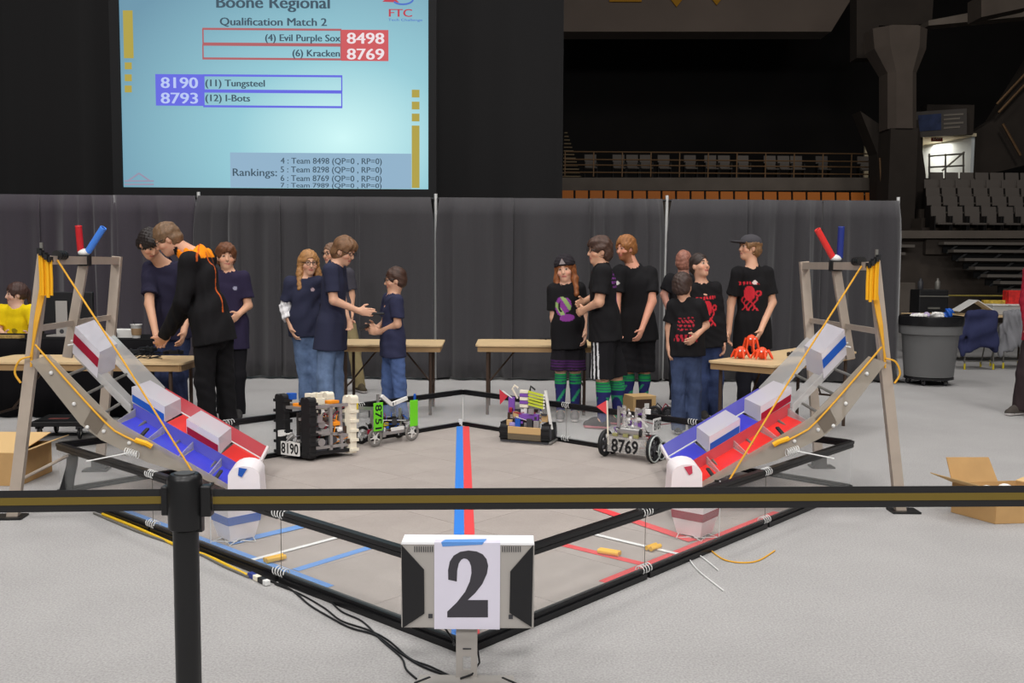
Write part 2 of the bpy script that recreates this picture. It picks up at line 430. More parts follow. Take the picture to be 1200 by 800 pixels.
# concrete column with flared capital
def colring(px0, px1, py, Y): return wl(px0, py, Y), wl(px1, py, Y)
b = MB(); prev = None; rings = [(1043, 1077, 150), (1043, 1077, 84), (1030, 1091, 54), (1028, 1093, 30), (1034, 1088, 29)]
vs = []; fs = []
for k, (p0, p1, py) in enumerate(rings):
    a, c = colring(p0, p1, py, 28.0); dpt = min((c.x - a.x), 1.1)
    ch = (c.x - a.x) * .22
    vs += [(a.x + ch, 28.0, a.z), (c.x - ch, 28.0, a.z), (c.x, 28.0 + ch, a.z), (c.x, 28 + dpt, a.z), (a.x, 28 + dpt, a.z), (a.x, 28 + ch, a.z)]
    if k:
        for q in range(6): fs.append(((k - 1) * 6 + q, (k - 1) * 6 + (q + 1) % 6, k * 6 + (q + 1) % 6, k * 6 + q))
fs += [(0, 1, 2, 3, 4, 5), tuple(24 + q for q in range(6))]
b.add(vs, fs); struct('concrete_column', b, mat('column_concrete', (92, 83, 77), .9, var=.1, vscale=1.5))
a_, c_ = wl(1044, 150, 28.05), wl(1076, 150, 28.05); z_ = wl(1060, 279, 28.05).z
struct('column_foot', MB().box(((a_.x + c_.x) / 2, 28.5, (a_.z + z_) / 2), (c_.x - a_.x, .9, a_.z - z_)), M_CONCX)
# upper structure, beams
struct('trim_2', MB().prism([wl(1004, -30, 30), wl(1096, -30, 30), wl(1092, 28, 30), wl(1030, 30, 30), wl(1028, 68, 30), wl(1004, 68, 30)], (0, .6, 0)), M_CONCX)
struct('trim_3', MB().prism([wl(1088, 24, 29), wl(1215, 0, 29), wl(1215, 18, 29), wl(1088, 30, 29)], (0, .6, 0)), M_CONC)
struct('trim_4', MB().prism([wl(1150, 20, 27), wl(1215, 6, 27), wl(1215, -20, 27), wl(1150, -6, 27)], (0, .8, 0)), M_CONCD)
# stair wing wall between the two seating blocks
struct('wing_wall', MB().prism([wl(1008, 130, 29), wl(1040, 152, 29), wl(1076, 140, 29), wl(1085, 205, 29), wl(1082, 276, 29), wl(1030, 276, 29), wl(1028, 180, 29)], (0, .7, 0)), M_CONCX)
hr = thing('hand_rail', wl(1054, 240, 28.7), 'bronze hand rails beside the dark stair between seating blocks', 'railing')
for (a, c) in (((1031, 185), (1036, 268)), ((1050, 150), (1056, 270)), ((1062, 165), (1066, 240))):
    MB().tube([wl(*a, 28.7), wl(*c, 28.7)], .03, 6).build('rail_tube', M_RAIL, hr)
# right-hand seating block
YR = 26.0
s2 = seat_proto('arena_seat', M_SEAT, .43, 'grey moulded arena seat in the block under the lit doorway', 'seat', 'grey seats under the lit doorway')
first = True
rows = [(262, 1091, 0), (249, 1086, .8), (238, 1085, 1.6), (228, 1083, 2.4), (219, 1090, 3.2)]
decks = MB()
for rn, (py, pxs, dy) in zip(('front', 'second', 'third', 'fourth', 'back'), rows):
    p = wl(pxs, py + 6, YR + dy); x = p.x; z = p.z - .28
    decks.box((p.x + 4, YR + dy + 2, z - .2), (8.4, 4.4, .4))
    while x < wl(1225, py, YR + dy).x:
        o = s2 if first else copy_tree(s2); first = False
        o.location = (x + .25, YR + dy, z); x += .455; o['label'] = 'grey moulded arena seat in the %s row under the lit doorway' % rn
struct('seating_deck', decks, M_CONCD)
struct('trim_5', MB().prism([wl(1052, 270, YR - .4), wl(1230, 270, YR - .4), wl(1230, 279, YR - .4), wl(1052, 279, YR - .4)], (0, .4, 0)), M_CONC)
struct('wall_right', MB().prism([wl(1030, 279, YR), wl(1260, 279, YR), wl(1260, 400, YR), wl(1030, 400, YR)], (0, .3, 0)), M_CONCD)
# folded bleacher benches
M_BENCH = mat('grey_bench_board', (120, 114, 108), 0.6); M_BLK = mat('black_steel', (22, 22, 23), 0.5)
for i, (px, py) in enumerate(((1103, 285), (1114, 294), (1127, 304), (1139, 314), (1153, 323), (1168, 331), (1180, 340))):
    Y = YR - .5 - i * .45; p = wl(px, py, Y)
    t = thing('bleacher_bench', (p.x, p.y, p.z), '%s grey bleacher bench board in the folded stack below the seats' % ('topmost', 'second from top', 'third from top', 'middle', 'third from bottom', 'second from bottom', 'lowest')[i], 'bench', 'folded bleacher benches')
    MB().box((p.x + 4, Y, p.z), (8, .34, .07)).build('board', M_BENCH, t)
    f = MB(); f.box((p.x + 4.06, Y + .15, p.z - .16), (7.9, .06, .16))
    for k in range(9): f.bar((p.x + .45 + k * .9, Y, p.z - .03), (p.x + .2 + k * .9, Y + .1, p.z - .26), .05, .05)
    f.build('frame', M_BLK, t)
for i, (px, py, w_) in enumerate(((1050, 288, 22), (1050, 297, 11))):
    p, q = wl(px, py, YR - .6), wl(px + w_, py, YR - .6)
    o = MB().box(((p.x + q.x) / 2, YR - .3, p.z), (q.x - p.x, .62, .07)).build('bench_end', M_BENCH)
    tag(o, 'short grey bench end jutting past the drape edge', 'bench', 'short bench ends')
o = MB().prism([wl(1050, 331, YR - 1), wl(1073, 331, YR - 1), wl(1073, 379.6, YR - 1), wl(1050, 379.6, YR - 1)], (0, .5, 0)).build('equipment_locker', M_CONC, bevel=.02)
tag(o, 'pale grey locker against the concrete wall', 'locker')
# lit entrance (vomitory) above the seats
YV = 30.5
M_CREAM = mat('cream_wall_paint', (222, 210, 180), 0.8); M_WHITEW = mat('white_wall_paint', (214, 222, 226), 0.8)
zt, zb = wl(1100, 160, YV).z, wl(1100, 209, YV).z
xl, xr = wl(1081, 180, YV).x, wl(1136, 180, YV).x
struct('wall_entrance', MB().box(((xl + xr) / 2 + .3, YV + 3.1, (zt + zb) / 2), (xr - xl + 2, .1, zt - zb + .6)), M_CREAM)
struct('wall_entrance_side', MB().prism([(xr - .68, YV + 3, zb), (xr + .05, YV, zb), (xr + .05, YV, zt), (xr - .68, YV + 3, zt)], (.1, 0, 0)), M_WHITEW)
struct('wall_entrance_left', MB().box((xl - .05, YV + 1.5, (zt + zb) / 2), (.1, 3, zt - zb)), M_CONCD)
struct('ceiling_entrance', MB().box(((xl + xr) / 2, YV + 1.5, zt + .05), (xr - xl + .3, 3.2, .1)), M_CREAM)
struct('floor_entrance', MB().box(((xl + xr) / 2, YV + 1.5, zb - .05), (xr - xl + .3, 3.2, .1)), M_CONC)
area('entrance_lamp', ((xl + xr) / 2, YV + 1.3, zt - .06), .9, 30, (1, .93, .8), PI, ((xl + xr) / 2, YV + 1.31, 0))
wn = thing('window_1', ((xl + xr) / 2, YV + 3, zb), None, None); wn['kind'] = 'structure'
M_WF = mat('white_window_frame', (232, 234, 232), 0.5); M_GL = mat('dark_window_glass', (26, 36, 42), 0.15)
wx0, wx1 = wl(1086, 195, YV + 3).x, wl(1110, 195, YV + 3).x; wz0, wz1 = wl(1090, 205, YV + 3).z, wl(1090, 188, YV + 3).z
MB().box(((wx0 + wx1) / 2, YV + 3.03, (wz0 + wz1) / 2), (wx1 - wx0, .06, wz1 - wz0)).build('window_frame', M_WF, wn)
for i in range(2):
    for j in range(2):
        w_ = (wx1 - wx0) / 2; h_ = (wz1 - wz0) / 2
        MB().box((wx0 + w_ * (i + .5), YV + 2.985, wz0 + h_ * (j + .5)), (w_ - .07, .05, h_ - .07)).build('pane', M_GL, wn)
p = wl(1098, 162, YV + .3)
ex = thing('exit_sign', p, 'small red exit sign hanging at the top of the lit doorway', 'sign')
MB().box(p, (.34, .06, .2)).build('sign_box', mat('red_sign', (150, 38, 30), .5), ex)
lettering('EXIT', p + Vector((-.13, -.035, -.05)), (1, 0, 0), (0, 0, 1), .26, .1, M_WF, ex)
er = thing('entrance_rail', wl(1110, 208, YV - .3), 'grey tube rail with a slanted brace in front of the lit doorway', 'railing')
M_GREY = mat('grey_tube', (120, 118, 112), .5, .4)
for (a, c) in (((1088, 183), (1130, 180)), ((1088, 196), (1130, 194)), ((1089, 180), (1089, 240)), ((1108, 180), (1108, 240)), ((1129, 178), (1129, 240)), ((1104, 200), (1130, 178))):
    MB().tube([wl(*a, YV - .3), wl(*c, YV - .3)], .03, 6).build('rail_tube', M_GREY, er)
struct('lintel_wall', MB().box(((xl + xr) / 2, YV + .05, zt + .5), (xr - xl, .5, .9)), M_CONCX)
bn = thing('banner_board', wl(1103, 160, YV - .4), 'dim advertising board with a blue picture above the lit doorway', 'sign')
q = [wl(1073, 131, YV - .4), wl(1133, 127, YV - .4), wl(1133, 157, YV - .4), wl(1075, 161, YV - .4)]
MB().prism(q, (0, .1, 0)).build('board', mat('grey_board', (86, 82, 80), .7), bn)
MB().prism([wl(1076, 135, YV - .42), wl(1103, 133, YV - .42), wl(1103, 152, YV - .42), wl(1077, 154, YV - .42)], (0, .015, 0)).build('picture', mat('blue_picture', (52, 66, 104), .7, var=.4, vscale=3), bn)
for px_ in (1085, 1122): MB().bar(wl(px_, 145, YV - .32), wl(px_, 145, YV - .15), .08, .08).build('bracket', M_BLK, bn)
for k in range(4):
    MB().prism([wl(1106, 134 + k * 5, YV - .42), wl(1129 - 4 * (k % 2), 132.5 + k * 5, YV - .42), wl(1129 - 4 * (k % 2), 134.5 + k * 5, YV - .42), wl(1106, 136 + k * 5, YV - .42)], (0, .015, 0)).build('text_line', mat('board_text', (132, 126, 118), .7), bn)
# slanted upper stand at the right edge
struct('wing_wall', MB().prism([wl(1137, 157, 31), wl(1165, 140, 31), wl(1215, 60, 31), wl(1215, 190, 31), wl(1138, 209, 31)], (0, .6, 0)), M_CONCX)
hr = thing('hand_rail', wl(1180, 120, 30.6), 'slanted bronze hand rail climbing the upper stand at the arena corner', 'railing')
for (a, c) in (((1168, 122), (1215, 72)), ((1170, 132), (1215, 84)), ((1175, 145), (1196, 182))):
    MB().tube([wl(*a, 30.6), wl(*c, 30.6)], .04, 6).build('rail_tube', M_RAIL, hr)
# ------------------------------------------------------------------ stage drape and projection screen
M_BLKDRAPE = mat('black_stage_cloth', (18, 17, 18), 0.95, sheen=0.1)
def curtain(name, x0, x1, Y, z0, z1, m, folds, amp, seed, gap_l=0, gap_r=0, nz=10, thick=0.0, parent=None):
    r = random.Random(seed); nx = max(24, int((x1 - x0) * folds * 7)); ph = [r.uniform(0, 6.28) for _ in range(4)]
    vs = []; fs = []
    for j in range(nz + 1):
        v = j / nz; z = z0 + (z1 - z0) * v
        g = max(0.0, 1 - (z1 - z) / 0.32)
        xa, xb = x0 + gap_l * g, x1 - gap_r * g
        for i in range(nx + 1):
            u = i / nx; x = xa + (xb - xa) * u; s = u * (x1 - x0)
            k = 0.55 + 0.45 * (1 - v)
            y = amp * k * (math.sin(2 * PI * folds * s + ph[0] + .6 * math.sin(3 * s + ph[1])) * .55 + math.sin(2 * PI * folds * .43 * s + ph[2] + .35 * v) * .5 + .2 * math.sin(2 * PI * folds * 2.3 * s + ph[3]))
            y *= min(1, .25 + (1 - v) * 6)
            vs.append((x + .25 * amp * math.sin(9 * s + ph[1] + v), Y + y, z))
    n1 = nx + 1
    for j in range(nz):
        for i in range(nx): fs.append((j * n1 + i, j * n1 + i + 1, (j + 1) * n1 + i + 1, (j + 1) * n1 + i))
    mb = MB().add(vs, fs); o = mb.build(name, m, parent, smooth=False, origin=((x0 + x1) / 2, Y, z0))
    o.data.polygons.foreach_set('use_smooth', [True] * len(o.data.polygons))
    md = o.modifiers.new('cloth', 'SOLIDIFY'); md.thickness = 0.006
    return o
o = curtain('stage_drape', at(-420, 100, 14.8).x, at(661, 100, 14.8).x, 14.8, 0.01, 8.2, M_BLKDRAPE, 1.1, .10, 3, nz=6)
tag(o, 'huge black stage drape hanging behind the projection screen', 'drape')
YS = 13.4
def sp(px, py, dy=0.0): return at(px, py, YS + dy)
sc = thing('projection_screen', sp(322, 222), 'large framed projection screen showing a pale blue match slide', 'screen')
sx0, sx1 = sp(141, 100).x, sp(502, 100).x; sz0 = sp(322, 220.5).z; sz1 = sz0 + (sx1 - sx0) * .75
M_FRAME = mat('black_screen_border', (16, 16, 18), .8)
fr = MB()
for (x0, x1, z0, z1) in ((sx0 - .13, sx0, sz0 - .13, sz1 + .13), (sx1, sx1 + .11, sz0 - .13, sz1 + .13), (sx0, sx1, sz0 - .13, sz0), (sx0, sx1, sz1, sz1 + .13)):
    fr.box(((x0 + x1) / 2, YS + .03, (z0 + z1) / 2), (x1 - x0, .08, z1 - z0))
fr.build('frame', M_FRAME, sc)
MB().box(((sx0 + sx1) / 2, YS + .06, (sz0 + sz1) / 2), (sx1 - sx0, .03, sz1 - sz0)).build('mount_panel', M_FRAME, sc)
def hotspot_slide_mat():  # slide gradient with the projector's bright hotspot painted into its emission ramp
    m = bpy.data.materials.new('projected_slide_hotspot'); m.use_nodes = True; nt = m.node_tree; b = nt.nodes['Principled BSDF']
    b.inputs['Base Color'].default_value = (.02, .02, .02, 1); b.inputs['Roughness'].default_value = .9
    tc = nt.nodes.new('ShaderNodeTexCoord'); mp = nt.nodes.new('ShaderNodeMapping'); mp.inputs['Rotation'].default_value = (0, math.radians(0), 0)
    nt.links.new(tc.outputs['Generated'], mp.inputs['Vector'])
    mp.inputs['Location'].default_value = (-.72, 0, -.22)
    g = nt.nodes.new('ShaderNodeVectorMath'); g.operation = 'LENGTH'; nt.links.new(mp.outputs[0], g.inputs[0])
    cr = nt.nodes.new('ShaderNodeValToRGB'); nt.links.new(g.outputs['Value'], cr.inputs[0])
    e = cr.color_ramp.elements
    e[0].position = .0; e[0].color = (*rgb((205, 246, 246)), 1); e[1].position = .85; e[1].color = (*rgb((102, 146, 168)), 1)
    k = cr.color_ramp.elements.new(.35); k.color = (*rgb((146, 200, 212)), 1)
    nt.links.new(cr.outputs[0], b.inputs['Emission Color']); b.inputs['Emission Strength'].default_value = 1.0
    return m
MB().box(((sx0 + sx1) / 2, YS + .035, (sz0 + sz1) / 2), (sx1 - sx0, .02, sz1 - sz0)).build('slide', hotspot_slide_mat(), sc)
def em(n, c):
    m = mat('slide_' + n, c, .9, emit=1.0, spec=0); m.node_tree.nodes['Principled BSDF'].inputs['Base Color'].default_value = (.01, .01, .01, 1); return m
E_DK, E_RED, E_RLN, E_BLU, E_BTX, E_WHT, E_GLD, E_GRY = em('ink', (68, 88, 102)), em('red', (206, 92, 96)), em('red_line', (176, 100, 104)), em('violet', (104, 108, 224)), em('pale_violet', (186, 200, 244)), em('white', (238, 226, 230)), em('gold', (176, 160, 74)), em('grey', (146, 178, 202))
def rect(px0, py0, px1, py1, m, name='slide_block', dy=0.016):
    a, c = sp(px0, py1), sp(px1, py0)
    MB().box(((a.x + c.x) / 2, YS + .025 - dy, (a.z + c.z) / 2), (c.x - a.x, .002, c.z - a.z)).build(name, m, sc)
def outline(px0, py0, px1, py1, m, t=1.3):
    for r_ in ((px0, py0, px1, py0 + t), (px0, py1 - t, px1, py1), (px0, py0, px0 + t, py1), (px1 - t, py0, px1, py1)): rect(*r_, m, 'slide_line')
def stext(s, px, pyb, w_, cap_, m, bold=0.012):
    k = YS / FPX; p = sp(px, pyb); p.y = YS - .001
    lettering(s, p, (1, 0, 0), (0, 0, 1), w_ * k, cap_ * k, m, sc, fat=.045 if bold > .015 else .025)
rect(145, 12, 155, 68, E_GLD)
for y in (73, 87, 100): rect(146, y, 154, y + 8, E_GLD)
for y in (105, 119, 133): rect(482.5, y, 491.5, y + 9, E_GLD)
rect(482.5, 147, 491.5, 220, E_GLD)
rect(270, 180, 482, 219.5, E_GRY)
rect(400, 35, 455, 71, E_RED); outline(237, 33.5, 400, 52, E_RLN); outline(237, 52, 400, 69.5, E_RLN)
rect(182.5, 87, 238, 123.5, E_BLU); outline(238, 88, 401, 107, E_BLU); outline(238, 107, 401, 125.5, E_BLU)
stext('Boone Regional', 254, 9, 129, 13, E_DK, .03); stext('Qualification Match 2', 258, 29.5, 122, 8.5, E_DK, .02)
stext('(4) Evil Purple Sox', 311, 48, 86, 7.5, E_DK, .02); stext('(6) Kracken', 343, 66, 54, 7.5, E_DK, .02)
stext('8498', 407, 51, 42, 12, E_WHT, .02); stext('8769', 407, 69.5, 42, 12, E_WHT, .02)
stext('8190', 189, 103, 42, 12, E_BTX, .02); stext('8793', 189, 121, 42, 12, E_BTX, .02)
stext('(11) Tungsteel', 241, 101, 68, 7.5, E_DK, .02); stext('(12) I-Bots', 241, 118.5, 51, 7.5, E_DK, .02)
stext('Rankings:', 273, 206, 51, 8.5, E_DK)
for k, s_ in enumerate(('4 : Team 8498 (QP=0 , RP=0)', '5 : Team 8298 (QP=0 , RP=0)', '6 : Team 8769 (QP=0 , RP=0)')): stext(s_, 329, 191.5 + k * 10.2, 117, 6.6, E_DK)
stext('7 : Team 7989 (QP=0 , RP=0)', 329, 219.5, 117, 5.2, E_DK)
stext('FTC', 456, 19.5, 26, 8.5, em('logo_red', (186, 72, 84)), .05); stext('Tech Challenge', 455, 24.5, 39, 2.6, em('logo_blue', (84, 116, 196)))
b = MB(); k = [sp(450 + 12 * math.cos(t) + 22, -1 + 6 * math.sin(t), -.003) for t in np.linspace(.1, 2.6, 12)]
for v in k: v.y = YS - .001
b.tube(k, .012, 6).build('logo_swoosh', em('logo_blue', (84, 116, 196)), sc)
b = MB(); pts = [sp(x, y) for (x, y) in ((448, 2), (458, -6), (468, 3))]
for v in pts: v.y = YS - .002
b.prism(pts, (0, .002, 0)).build('logo_triangle', em('logo_red', (186, 72, 84)), sc)
b = MB()
for (a_, c_) in (((146, 216), (180, 216)), ((150, 212), (163, 203)), ((163, 203), (176, 212)), ((146, 212), (180, 212))):
    p, q = sp(*a_), sp(*c_); p.y = q.y = YS - .001; b.tube([p, q], .012, 5)
b.build('slide_emblem', em('emblem', (150, 146, 168)), sc)
# ------------------------------------------------------------------ pipe-and-drape wall
YC = 12.3; ZC = 2.33
M_DR1 = mat('charcoal_drape', (55, 53, 56), 0.85, var=.06, vscale=60, sheen=.35)
M_DR2 = mat('plum_charcoal_drape', (57, 51, 59), 0.85, var=.06, vscale=60, sheen=.35)
M_PIPE = mat('white_pipe', (222, 222, 220), 0.35, .2)
poles = [-324, -46, 232, 510, 781, 1052]
for i, px in enumerate(poles):
    x = at(px, 330, YC).x
    t = thing('drape_pole', (x, YC + .085, 0), 'white upright pole on a flat base holding up the charcoal drapes', 'pole', 'drape poles')
    MB().cyl((x, YC + .085, .012), (x, YC + .085, ZC + .05), .021, n=14).build('pole', M_PIPE, t, smooth=True)
    MB().box((x, YC + .30, .006), (.35, .45, .012)).build('base_plate', M_BLK, t)
for i in range(5):
    xa, xb = at(poles[i], 330, YC).x, at(poles[i + 1], 330, YC).x
    o = MB().cyl((xa + .02, YC + .06, ZC - .015), (xb - .02, YC + .06, ZC - .015), .016, n=10).build('cross_bar', M_BLK, origin=((xa + xb) / 2, YC + .06, ZC - .015))
    tag(o, 'dark horizontal cross bar between two drape poles', 'bar', 'drape cross bars')
    n = 3
    for k in range(n):
        a, c = xa + (xb - xa) * k / n, xa + (xb - xa) * (k + 1) / n
        o = curtain('curtain', a - (.02 if k else 0), c + (.02 if k < n - 1 else (.05 if i == 4 else 0)), YC + .025 * (k % 2), .03, ZC, M_DR2 if (i < 2) else M_DR1, [3.4, 2.0, 4.2][(k + i) % 3], [.09, .06, .11][(k + i) % 3], 10 * i + k, gap_l=.045 if k == 0 else 0, gap_r=.045 if k == n - 1 else 0)
        lb = ['plum-tinted curtain past the end of the scoring table'] * 3 + ['plum-tinted curtain behind the seated scorer', 'plum-tinted curtain behind the scoring table monitor', 'plum-tinted curtain behind the dark-haired person bending over', 'charcoal curtain behind the brown-haired person in the dark purple tee',
              'charcoal curtain behind the long-haired person in navy', 'charcoal curtain behind the boy with the controller', 'bare charcoal curtain between the two plain folding tables', 'charcoal curtain behind the beanie wearer',
              'charcoal curtain behind the ginger-haired person', 'charcoal curtain behind the boy looking up', 'charcoal curtain next to the tall person in the cap', 'charcoal end curtain beside the trash bin']
        lb = lb[i * 3 + k]
        tag(o, lb, 'curtain', 'curtains of the drape wall')
# ------------------------------------------------------------------ the playing field (12 ft square, seen corner-on)
FC = Vector((-.309, 6.196, 0)); TH = .0536; HA = 3.66 / math.sqrt(2); WH = .345
def f2w(x, y, z=0.0):
    c, s = math.cos(TH), math.sin(TH); return Vector((FC.x + x * c - y * s, FC.y + x * s + y * c, z))
def w2f(v):
    c, s = math.cos(TH), math.sin(TH); a, b = v.x - FC.x, v.y - FC.y; return Vector((a * c + b * s, -a * s + b * c, v.z))
def mir(v): q = w2f(Vector(v)); return f2w(-q.x, q.y, q.z)
CN, CF, CR, CL = f2w(0, -HA), f2w(0, HA), f2w(HA, 0), f2w(-HA, 0)
# foam mat tiles
M_TILE = carpet_mat('grey_foam_tile', (164, 155, 149), 0.05, 0.09, 2.2)
M_TILE.node_tree.nodes['Principled BSDF'].inputs['Roughness'].default_value = .7
fm = thing('field_mat', f2w(0, 0, 0), 'square grey foam mat of interlocking tiles covering the playing field', 'mat')
ex_, ey_ = (CR - CN).normalized(), (CL - CN).normalized(); RZ = math.atan2(ex_.y, ex_.x)
S6 = 3.60 / 6; tile = None
for i in range(6):
    for j in range(6):
        c = CN + ex_ * (.03 + S6 * (i + .5)) + ey_ * (.03 + S6 * (j + .5))
        if tile is None:
            tile = MB().box((0, 0, 0), (S6 - .003, S6 - .003, .014)); tile = tile.build('tile', M_TILE, None, bevel=.0015); tile.parent = fm; o = tile
        else: o = tile.copy(); COL.objects.link(o)
        o.location = Vector((c.x, c.y, .0085)) - fm.location; o.rotation_euler = (0, 0, RZ)
ZT = .0165
# perimeter
M_RAILB = mat('black_anodised_rail', (26, 26, 28), .35, .3); M_POLY = mat('clear_panel', (225, 228, 226), .08, alpha=.10, spec=.5)
M_WIRE = mat('white_wire', (222, 222, 220), .4)
for (a, b, lb) in ((CN, CR, 'clear panelled field wall with black rails along the red-taped side'), (CN, CL, 'clear panelled field wall with black rails along the blue-taped side'),
                   (CF, CR, 'clear field wall with black rails behind the purple and numbered wheeled robots'), (CF, CL, 'clear field wall with black rails behind the green-plated robot')):
    d = (b - a).normalized(); nrm = Vector((-d.y, d.x, 0)); mid = (a + b) / 2
    t = thing('field_wall', (mid.x, mid.y, 0), lb, 'wall')
    L = (b - a).length
    far = a is CF
    for k in range(3):
        p, q = a + d * (L * k / 3 + .012), a + d * (L * (k + 1) / 3 - .012)
        up = Vector((0, 0, 1))
        r = MB()
        for dz, w_ in ((WH - .012, .034), (WH - .036, .026)): r.bar(p + up * dz, q + up * dz, w_, .02)
        r.bar(p + up * (WH - .024), q + up * (WH - .024), .014, .03)
        r.build('top_rail', M_RAILB, t)
        r = MB(); r.bar(p + up * .014, q + up * .014, .05, .028); r.bar(p + up * .036, q + up * .036, .03, .018)
        r.build('bottom_rail', M_RAILB, t)
        MB().bar(p + up * (WH / 2), q + up * (WH / 2), .005, WH - .07).build('panel', M_POLY, t)
    for k in (1, 2):           # wire coils hinging the panels together
        c = a + d * (L * k / 3)
        for z in (.045, WH - .02):
            pts = [c + d * (.045 * (u - .5) * 2) + (nrm * math.cos(u * 26) + Vector((0, 0, 1)) * math.sin(u * 26)) * .022 + Vector((0, 0, z)) for u in np.linspace(0, 1, 44)]
            MB().tube(pts, .0028, 5).build('hinge_coil', M_WIRE, t)
    MB().bar(a + d * (L / 3) + Vector((0, 0, .05)), a + d * (L / 3) + Vector((0, 0, WH - .04)), .003, .003).build('seam_strip', M_GREY, t)
    MB().bar(a + d * (L * 2 / 3) + Vector((0, 0, .05)), a + d * (L * 2 / 3) + Vector((0, 0, WH - .04)), .003, .003).build('seam_strip', M_GREY, t)
cc = thing('corner_clip', (CF.x, CF.y, 0), 'white plastic corner clip joining the walls at the far end of the center tape', 'clip')
MB().cyl((CF.x, CF.y, .005), (CF.x, CF.y, WH), .006, n=8).build('rod', M_WIRE, cc)
MB().box((CF.x - .02, CF.y - .04, .045), (.035, .03, .055)).build('clip', M_WIRE, cc)
# tape on the mat
M_TB, M_TR, M_TW, M_TP = mat('blue_tape', (52, 128, 220), .5), mat('red_tape', (226, 70, 74), .5), mat('white_tape', (232, 232, 230), .5), mat('pale_blue_tape', (92, 146, 214), .5)
def tape(a, b, w_, m, label, group=None, z=ZT):
    a, b = Vector(a), Vector(b); a.z = b.z = z + .0012
    o = MB().bar(a, b, w_, .0016).build('tape_line', m, origin=((a.x + b.x) / 2, (a.y + b.y) / 2, z))
    tag(o, label, 'tape', group); return o
off = f2w(1, 0) - f2w(0, 0)
tape(f2w(-.029, HA - .1), f2w(-.029, -HA + .09), .056, M_TB, 'long blue tape stripe running corner to corner beside the red stripe')
tape(f2w(.029, HA - .1), f2w(.029, -HA + .09), .056, M_TR, 'long red tape stripe running corner to corner beside the blue stripe')
def tg(p0, p1, w_, m, lb, gr=None, z=ZT): return tape(gnd(*p0, ZT), gnd(*p1, ZT), w_, m, lb, gr, z)
def inset(a, b, t0, t1, dist):
    d = (b - a); n = Vector((-d.y, d.x, 0)).normalized()
    if (FC - a).dot(n) < 0: n = -n
    return a + d * t0 + n * dist, a + d * t1 + n * dist
a, b = inset(CN, CL, .26, .93, .075); tape(a, b, .05, M_TP, 'pale blue tape strip along the inside of the field wall')
a, b = inset(CN, CR, .27, .75, .075); tape(a, b, .05, M_TR, 'red tape strip along the inside of the field wall')
tg((346, 668), (438, 640), .05, M_TP, 'pale blue tape strip closing the box next to the white line')
tg((438, 640), (318, 600), .035, M_TP, 'pale blue tape strip forming the inner long side of the blue box', z=ZT + .001)
tg((268, 637), (362, 615), .07, M_TP, 'wide pale blue tape strip beside the hanging white crate', z=ZT + .002)
tg((294, 657), (400, 629), .03, M_TW, 'thin white tape line across the blue box', z=ZT + .003)
tg((655, 637), (758, 662), .05, M_TR, 'red tape strip closing the box by the yellow bar')
tg((700, 596), (812, 634), .07, M_TR, 'wide red tape strip leading to the red banded crate', z=ZT + .002)
tg((694, 626), (796, 650), .03, M_TW, 'thin white tape line across the red box', z=ZT + .003)
# yellow rubber bars
M_YEL = mat('yellow_rubber', (236, 182, 34), .5)
for (p0, p1, lb) in (((311, 660), (333, 655), 'yellow rubber bar lying on the blue tape box'), ((702, 648), (726, 652), 'yellow rubber bar lying on the red tape strip'), ((760, 646), (771, 642), 'short yellow rubber bar lying on the white line')):
    a, b = gnd(*p0, ZT), gnd(*p1, ZT); d = (b - a)
    t = thing('yellow_bar', (a + b) / 2, lb, 'bar', None)
    s_ = d.normalized().cross(Vector((0, 0, 1))) * .013
    for q in (-1, 1): MB().tube([a + s_ * q + Vector((0, 0, .016 )), b + s_ * q + Vector((0, 0, .016 ))], .0125, 8).build('bar', M_YEL, t, smooth=True)
# ------------------------------------------------------------------ pendulum goals
M_ALU = mat('aluminium_tube', (188, 174, 160), .42, .35, var=.05, vscale=10)
M_CLR = mat('smoky_clear_sheet', (176, 166, 152), .15, alpha=.62, spec=.5)
M_CLR2 = mat('clear_sheet', (206, 204, 202), .12, alpha=.5, spec=.6)
M_CRT = mat('white_translucent_plastic', (230, 226, 234), .25, alpha=.66)
M_CRTP = mat('frosted_end_cap', (246, 238, 240), .35, alpha=.93)
M_ROPE = mat('yellow_rope', (222, 164, 48), .7); M_STRAP = mat('yellow_strap', (240, 176, 24), .55)
COLS = {'red': dict(floor=mat('red_floor_sheet', (236, 52, 46), .35), sheet=mat('red_tinted_sheet', (204, 76, 84), .25, alpha=.78), stripe=mat('crimson_stripe', (150, 16, 46), .4), tube=mat('red_tube', (226, 54, 50), .4), cloth=mat('bright_red_tube', (196, 34, 40), .35)),
        'blue': dict(floor=mat('blue_floor_sheet', (66, 70, 206), .35), sheet=mat('blue_tinted_sheet', (98, 98, 196), .25, alpha=.8), stripe=mat('blue_stripe', (26, 84, 176), .4), tube=mat('dark_blue_tube', (36, 52, 130), .4), cloth=mat('bright_blue_tube', (70, 132, 226), .35))}
PE, PB, PU = Vector((1.10, 0, .165)), Vector((1.79, 0, .59)), Vector((2.13, 0, .965))
def prof(x):
    if x < PB.x: k = (x - PE.x) / (PB.x - PE.x); return PE.z + k * (PB.z - PE.z)
    k = (x - PB.x) / (PU.x - PB.x); return PB.z + k * (PU.z - PB.z)
